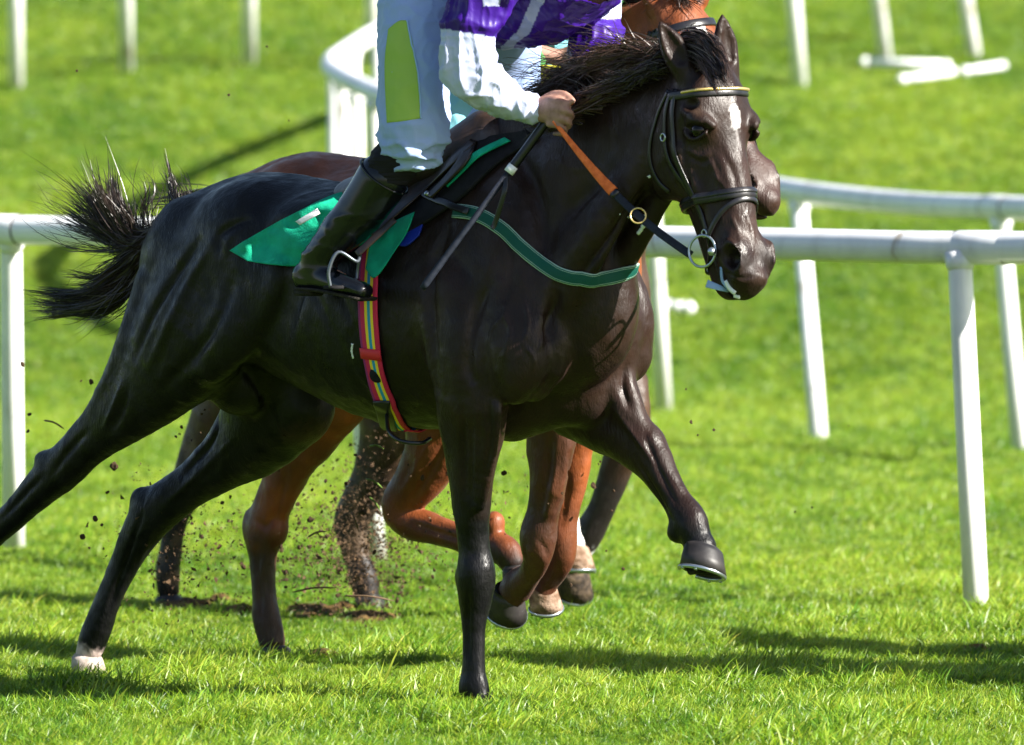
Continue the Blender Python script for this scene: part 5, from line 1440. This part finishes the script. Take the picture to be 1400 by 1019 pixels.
    LB = [([(392, 640), (382, 690), (376, 720)], .010, -.010), ([(352, 745), (354, 790), (358, 840)], .008, -.008), ([(368, 750), (370, 800), (372, 840)], .007, .005), ([(612, 600), (585, 650), (560, 690)], .012, -.012), ([(590, 600), (570, 640), (545, 680)], .010, .007),
     ([(560, 715), (610, 732), (660, 745)], .008, -.009), ([(752, 600), (748, 650), (738, 705)], .009, -.010), ([(762, 600), (757, 660), (744, 715)], .008, .006), ([(735, 738), (745, 750), (748, 765)], .006, -.006), ([(780, 620), (776, 670), (768, 720)], .008, -.008), ([(722, 735), (718, 750), (722, 765)], .006, -.006),
     ([(375, 700), (365, 720), (350, 712)], .008, -.008)]
    Vw = carve_lines(Vw, Q, LB)
    mesh('body', muscle(Vw, Q, 33, .006), Q, BAY, hB, cols=c)
    bv = bvh_of(Vw, Q)
    for q in (-1, 1): mb = MB(); ball(mb, HB.wp(.166, -.036, q * .067), .023, 8).build('eye', EYEM, hB)
    hoof(hB, FB.world(FB.J(374, 888, -.12)), FB.vec((.1, 0, -1)), FB.vec((1, 0, 0)), r=.055, h=.065)
    hoof(hB, FB.world(FB.J(706, 778, .12)), FB.vec((.1, 0, -1)), FB.vec((1, 0, 0)), r=.055, h=.07)
    hoof(hB, FB.world(FB.J(692, 808, -.02)), FB.vec((-.55, .45, -.8)), FB.vec((.5, .2, -1)), r=.058, h=.075)
    hoof(hB, FB.world(FB.J(740, 802, .11)), FB.vec((-.25, .35, -.9)), FB.vec((.6, .2, -.6)), r=.048, h=.065, m=MUDH)
    br = bridle(HB, bv, 'bridle', 'black leather bridle with plain browband on the bay horse', gold=False)
    gd = []
    for i, (x, y) in enumerate([(925, 0), (890, 6), (860, 18), (835, 34)]):
        gd.append((1, pl(FB, [(x, y, 0), (x - 20, y - 10, .02), (x - 55, y - 6, .04), (x - 90, y + 8, .05)]), 1))
    gd.append((.8, pl(FB, [(915, 2, 0), (930, -8, -.03), (938, 8, -.06), (925, 18, -.08)]), 1))
    strands('mane', gd, 1600, hB, HAIRM, .0035, (.014, .024), curl=.012, seed=13)
    t0 = J(262, 315, 0); gd = [(1, [FB.world(t0 + o) for o in ([0, 0, 0], [-.15, .05, .02], [-.35, .12, -.05], [-.55, .18, -.15])], 1), (1, [FB.world(t0 + o) for o in ([0, 0, 0], [-.15, .03, -.04], [-.3, .08, -.15], [-.5, .1, -.3])], 1)]
    strands('tail', gd, 500, hB, TAILM, .005, (.02, .05), seed=14)
    return hB, J, bv
hB, JB, BVB = build_B()
def build_C():
    J = shift_J(FC, (375, 241), (455, 262)); F = FC
    S = grid_for(FC, [(200, 840, 0), (900, 300, 0), (700, 80, 0), (760, 850, 0)], .010)
    sculpt_trunk(S, J); W = (0, 1, 0)
    HCd = Head(FC, J(905, 170, 0) + [-.40, 0, .04], R(0), R(8), 0, (.95, 1.05, 1.05))
    S.limb([list(J(735, 325, 0)) + [.15, .25], list(J(785, 275, 0)) + [.115, .215], list(J(805, 250, 0)) + [.092, .175], list(HCd.p(.02, -.10, 0)) + [.066, .12]], W, .05)
    HCd.sculpt(S)
    leg(S, F, [(390, 430, -.12, .12, .20), (345, 500, -.12, .095, .15), (300, 560, -.12, .065, .095), (270, 620, -.12, .050, .066), (252, 675, -.12, .046, .060), (240, 705, -.12, .036, .046), (233, 750, -.12, .032, .040), (230, 785, -.12, .038, .044), (230, 805, -.12, .036, .04)])
    leg(S, F, [(470, 430, .12, .12, .20), (525, 510, .12, .10, .15), (532, 580, .12, .075, .11), (515, 640, .12, .056, .082), (490, 690, .12, .050, .070), (480, 715, .12, .046, .062), (486, 755, .12, .036, .046), (497, 790, .12, .042, .050), (502, 812, .12, .038, .042)])
    S.ell(F.J(474, 705, .12), (.02, .03, .045), None, .02)
    leg(S, F, [(745, 480, -.10, .08, .12), (755, 560, -.10, .066, .086), (765, 620, -.10, .050, .060), (772, 668, -.10, .048, .056), (777, 700, -.09, .031, .036), (780, 732, -.08, .030, .034), (782, 745, -.08, .038, .042)])
    leg(S, F, [(835, 500, .10, .08, .12), (858, 570, .10, .062, .082), (846, 630, .10, .046, .056), (825, 690, .10, .040, .046), (806, 728, .10, .042, .052), (795, 752, .09, .034, .040), (786, 768, .08, .036, .04)])
    V, Q = S.mesh(2); Vw = FC.world(V); n = len(V)
    nz = vnoise(V, 9, 3) * .6 + vnoise(V, 30, 4) * .4; n2 = vnoise(V, 60, 5) * .5 + vnoise(V, 140, 6) * .5
    c = np.tile([.045, .022, .012], (n, 1)) * (.7 + .6 * nz)[:, None]
    blk = np.clip((.55 - V[:, 2] + .2 * (nz - .5)) / .15, 0, 1)[:, None]; c = c * (1 - blk) + blk * np.array([.012, .009, .009])
    mark(V, c, F.J(778, 715, -.09), (.07, .06, .14), (.72, .70, .66), .25, n2, .5)
    mark(V, c, F.J(800, 742, .10), (.045, .06, .07), (.50, .52, .50), .4, n2, .9)
    mud = np.clip((vnoise(V, 14, 8) + .5 * vnoise(V, 40, 9) - .78) / .1, 0, 1) * np.clip((.75 - V[:, 2]) / .2, 0, 1) * (V[:, 0] < F.J(560, 600, 0)[0])
    c = c * (1 - .8 * mud[:, None]) + .8 * mud[:, None] * np.array([.10, .065, .04])
    hC = empty('dark_bay_horse', tuple(FC.world(J(560, 960, 0)) * [1, 1, 0])); tag(hC, 'farthest dark horse of which only muddy legs and one white stocking show', 'horse')
    mesh('body', muscle(Vw, Q, 44, .006), Q, BAYD, hC, cols=c)
    for q in (-1, 1): mb = MB(); ball(mb, HCd.wp(.166, -.036, q * .067), .023, 8).build('eye', EYEM, hC)
    hoof(hC, FC.world(FC.J(229, 818, -.12)), FC.vec((.1, 0, -1)), FC.vec((1, 0, 0)), r=.055, h=.065)
    hoof(hC, FC.world(FC.J(503, 818, .12)), FC.vec((.1, 0, -1)), FC.vec((1, 0, 0)), r=.055, h=.065)
    hoof(hC, FC.world(FC.J(782, 750, -.08)), FC.vec((.10, -.05, -1)), FC.vec((.9, -.3, 0)), r=.060, h=.070, m=MUDH)
    hoof(hC, FC.world(FC.J(782, 778, .08)), FC.vec((-.45, .35, -.85)), FC.vec((.6, .2, -.5)), r=.060, h=.085, m=MUDD)
    t0 = J(262, 315, 0); gd = [(1, [FC.world(t0 + o) for o in ([0, 0, 0], [-.12, .1, .0], [-.25, .2, -.12], [-.3, .3, -.3])], .5)]
    strands('tail', gd, 400, hC, TAILM, .005, (.02, .04), seed=15)
    return hC
hC = build_C()

# rider of the bay horse: hand, thigh and cloth glimpsed between the front rider's arms
YELLOW = noisy('yellow_cloth', (.55, .50, .03), (.70, .62, .05), 20, .7, .2, bs=.5, bd=.006, bscale=40)
TEAL = fabric('pale_teal_breeches', (.16, .42, .50), .6)
def rider_B():
    T = dict(RIDER)
    leg0 = FA.J(565, 140, -.30); want = FB.J(622, 132, -.28); d2 = want - leg0
    T['J'] = lambda px, py, w=0: FA.J(px, py, w) + np.array([d2[0], 0, d2[2]])
    hand = T['J'](754, 154, -.185); wh = FB.J(750, 82, -.32); q = wh - hand; s1 = 371.0; s2 = 490.0; dx = q[0] * s1; dy = -q[2] * s2
    mv = lambda rows, f: [(r[0] + dx * g, r[1] + dy * g, *r[2:]) for r, g in zip(rows, f)]
    T['rarm'] = mv(RIDER['rarm'], [0, 0, .3, .7, .9, 1]); T['rsleeve'] = mv(RIDER['rsleeve'], [0, 0, .1, .3, .5, .6, .7, .7])[:6]
    T['hands'] = [[([(r[0] + dx, r[1] + dy, *r[2:]) for r in rows], k) for rows, k in RIDER['hands'][0]], RIDER['hands'][1]]
    def sh(V, px, py, J): return np.tile([.05, .16, .05], (len(V), 1))
    return build_rider(FB, T, 'half hidden rider behind, bare hand and teal leg showing beside the purple silks', dict(helmet=GREEND, shirt=sh, breeches=TEAL), main=False)
rB = rider_B()
def cloth_B():
    e = empty('saddle_cloth', tuple(FB.world(FB.J(745, 110, -.3)))); tag(e, 'yellow cloth with green edge seen between the front rider arms', 'saddle cloth')
    P = FB.J
    def sheet(px_rows, w, m, nm):
        A = [smoothpath([FB.world(P(x, y, w)) for x, y in r], 6) for r in px_rows]
        nu = len(A[0]); V = []; n = 10
        for i in range(n):
            t = i / (n - 1)
            for j in range(nu):
                p = A[0][j] * (1 - t) + A[1][j] * t; V.append(p + np.array([0, .012 * math.sin(j * .9 + i * .5), 0]))
        idx = np.arange(n * nu).reshape(n, nu); Q = np.stack([idx[:-1, :-1].ravel(), idx[1:, :-1].ravel(), idx[1:, 1:].ravel(), idx[:-1, 1:].ravel()], 1)
        o = mesh(nm, V, Q, m, e); md = o.modifiers.new('t', 'SOLIDIFY'); md.thickness = .005
    sheet([[(700, 88), (745, 90), (790, 92)], [(715, 112), (745, 124), (790, 122)]], -.42, YELLOW, 'yellow_panel')
    sheet([[(704, 110), (725, 116), (748, 122)], [(706, 132), (728, 134), (745, 130)]], -.425, GREEN, 'green_edge')
cloth_B()
# ---------------------------------------------------------------- the runner just outside the picture, whose shadow crosses the foreground
def copy_tree(o, parent=None, off=(0, 0, 0)):
    c = o.copy(); col.objects.link(c); c.parent = parent
    if parent is None: c.location = Vector(o.location) + Vector(off)
    for ch in list(o.children): copy_tree(ch, c)
    return c
def off_frame():
    src = [(hA, 'near-black horse galloping just beyond the right edge of the picture'), (rA, 'rider in purple silks just beyond the right edge of the picture')]
    for o, l in src:
        c = copy_tree(o, None, (3.36, .02, 0)); c['label'] = l
        if 'group' in c: del c['group']
    c = copy_tree(hB, None, (3.5, -.35, 0)); c['label'] = 'bay horse galloping just beyond the right edge of the picture'
off_frame()

# ---------------------------------------------------------------- torn turf and flying clods
CLODM = noisy('wet_clod_soil', (.022, .014, .008), (.10, .060, .032), 60, .9, .2, bs=.8, bd=.004, bscale=90)
SOILM = noisy('scraped_soil', (.05, .030, .012), (.16, .10, .035), 26, .9, .1, bs=1.0, bd=.02, bscale=60)
def clod_mesh(i):
    r = np.random.default_rng(50 + i); V = []; n = 7
    mb = MB(); ball(mb, (0, 0, 0), (1, .7 + .3 * r.random(), .5 + .3 * r.random()), 5)
    v = np.array(mb.v); v = v * (.6 + .8 * vnoise(v + i * 3.3, 1.7, i))[:, None]
    me = bpy.data.meshes.new('clod'); me.from_pydata([tuple(p) for p in v], [], mb.f); me.materials.append(CLODM); return me
CLODS = [clod_mesh(i) for i in range(6)]
def build_clods():
    r = np.random.default_rng(77)
    def one(px, py, Y, s):
        o = bpy.data.objects.new('clod', CLODS[r.integers(6)]); p = at(px, py, Y)
        if p[2] < gz(p[0], p[1]) + .03: return
        o.location = p; o.rotation_euler = r.uniform(0, 6.3, 3); o.scale = (s, s, s); col.objects.link(o)
        tag(o, 'small dark clod of turf thrown up by the hooves', 'clod', 'clods of turf flying behind the hooves')
    for cx, cy, sx, sy, Y, n in ((430, 680, 60, 70, 25.6, 70), (250, 640, 50, 60, 25.0, 22), (560, 690, 60, 50, 25.4, 34), (160, 700, 60, 40, 25.2, 16), (800, 650, 30, 60, 24.6, 10), (880, 640, 70, 60, 24.5, 6), (420, 770, 60, 30, 26.2, 26), (90, 560, 50, 80, 24.8, 10)):
        for _ in range(n):
            one(r.normal(cx, sx), r.normal(cy, sy), Y + r.normal(0, .35), .0035 + .006 * r.random() ** 3 + (.008 if r.random() < .07 else 0))
    for px, py, s in ((105, 97, .007), (313, 130, .007), (365, 64, .006), (395, 165, .005), (945, 577, .009), (976, 588, .008), (954, 595, .005), (1087, 700, .006), (1110, 694, .006), (780, 800, .009), (852, 778, .009), (1160, 582, .004), (38, 590, .009), (200, 745, .010), (390, 783, .012), (330, 745, .008)):
        one(px, py, 24.6, s * .62)
    # blades and shreds of grass in the air
    G = mat('flying_grass_shred', (.10, .17, .02), .7); D = mat('dry_root_shred', (.10, .06, .03), .8)
    for px, py, L, a, m in ((500, 655, 26, .5, G), (480, 700, 30, 1.2, D), (420, 735, 28, -.3, D), (505, 610, 20, .2, G), (545, 560, 22, -.4, G), (230, 560, 18, .5, D), (60, 575, 30, .4, D), (400, 810, 60, -.1, D), (470, 815, 70, .1, D), (505, 680, 26, .9, G), (380, 690, 22, .3, D)):
        Y = 25.5; q = smoothpath([at(px, py, Y), at(px + L * .5 * math.cos(a), py + L * .5 * math.sin(a) - 3, Y - .02), at(px + L * math.cos(a), py + L * math.sin(a), Y)], 5)
        mb = MB(); tube(mb, q, [.001, .003, .003, .003, .003, .003, .003, .003, .003, .002, .001][:len(q)], 5)
        tag(mb.build('turf_shred', m), 'thin shred of torn grass or root flung up behind the hooves', 'turf shred', 'shreds of torn turf in the air')
build_clods()
def spray():
    r = np.random.default_rng(5); V = []; F = []
    n = 13000
    for i in range(n):
        k = r.random()
        if k < .5: px, py, Y = r.normal(505, 38), r.normal(740, 62), r.normal(27.2, .35)
        elif k < .75: px, py, Y = r.normal(440, 60), r.normal(760, 40), r.normal(26.3, .4)
        elif k < .9: px, py, Y = r.normal(250, 50), r.normal(740, 55), r.normal(25.6, .5)
        else: px, py, Y = r.normal(600, 60), r.normal(720, 50), r.normal(26, .5)
        p = at(px, py, Y); 
        if p[2] < gz(p[0], p[1]) + .01: continue
        s = .0010 + .0045 * r.random() ** 4; q = r.normal(0, 1, (4, 3)) * s; b = len(V)
        V += list(p + q); F += [(b, b+1, b+2), (b, b+2, b+3), (b, b+3, b+1), (b+1, b+3, b+2)]
    tag(mesh('mud_spray', V, F, CLODM, smooth=False), 'fine spray of mud crumbs hanging round the hind hooves', 'mud spray', kind='stuff')
spray()
def bare(px, py, r):
    p = ground_at(px, py); BARE.append((p[0], p[1], r))
    n = 22; v = [(p[0], p[1], gz(p[0], p[1]) + .025)]; f = []
    for ring in (.35, .7, 1):
        for k in range(n):
            a = 2 * math.pi * k / n; rr = r * ring * (.5 + .9 * rnd.random()); x = p[0] + rr * math.cos(a); y = p[1] + 2.4 * rr * math.sin(a)
            v.append((x, y, gz(x, y) + (.02 - .028 * ring) + .015 * rnd.random()))
    for k in range(n):
        f.append((0, 1 + k, 1 + (k + 1) % n))
        for q in range(2): f.append((1 + q*n + k, 1 + (q+1)*n + k, 1 + (q+1)*n + (k+1) % n, 1 + q*n + (k+1) % n))
    tag(mesh('scraped_turf', v, f, SOILM), kind='structure')
for a in ((262, 828, .10), (330, 836, .07), (425, 836, .09), (505, 845, .10), (150, 815, .05), (440, 898, .07), (1338, 892, .06), (300, 822, .06), (468, 832, .06)): bare(*a)
# upright tussocks round the planted feet
EXTRA = [(ground_at(x, y), s) for x, y, s in ((622, 985, 1.3), (650, 992, 1.4), (680, 990, 1.3), (700, 975, 1.2), (600, 975, 1.1), (640, 1000, 1.2), (90, 935, 1.2), (120, 940, 1.3), (145, 935, 1.2), (340, 905, 1.2), (370, 910, 1.3), (400, 905, 1.2))]
build_grass()
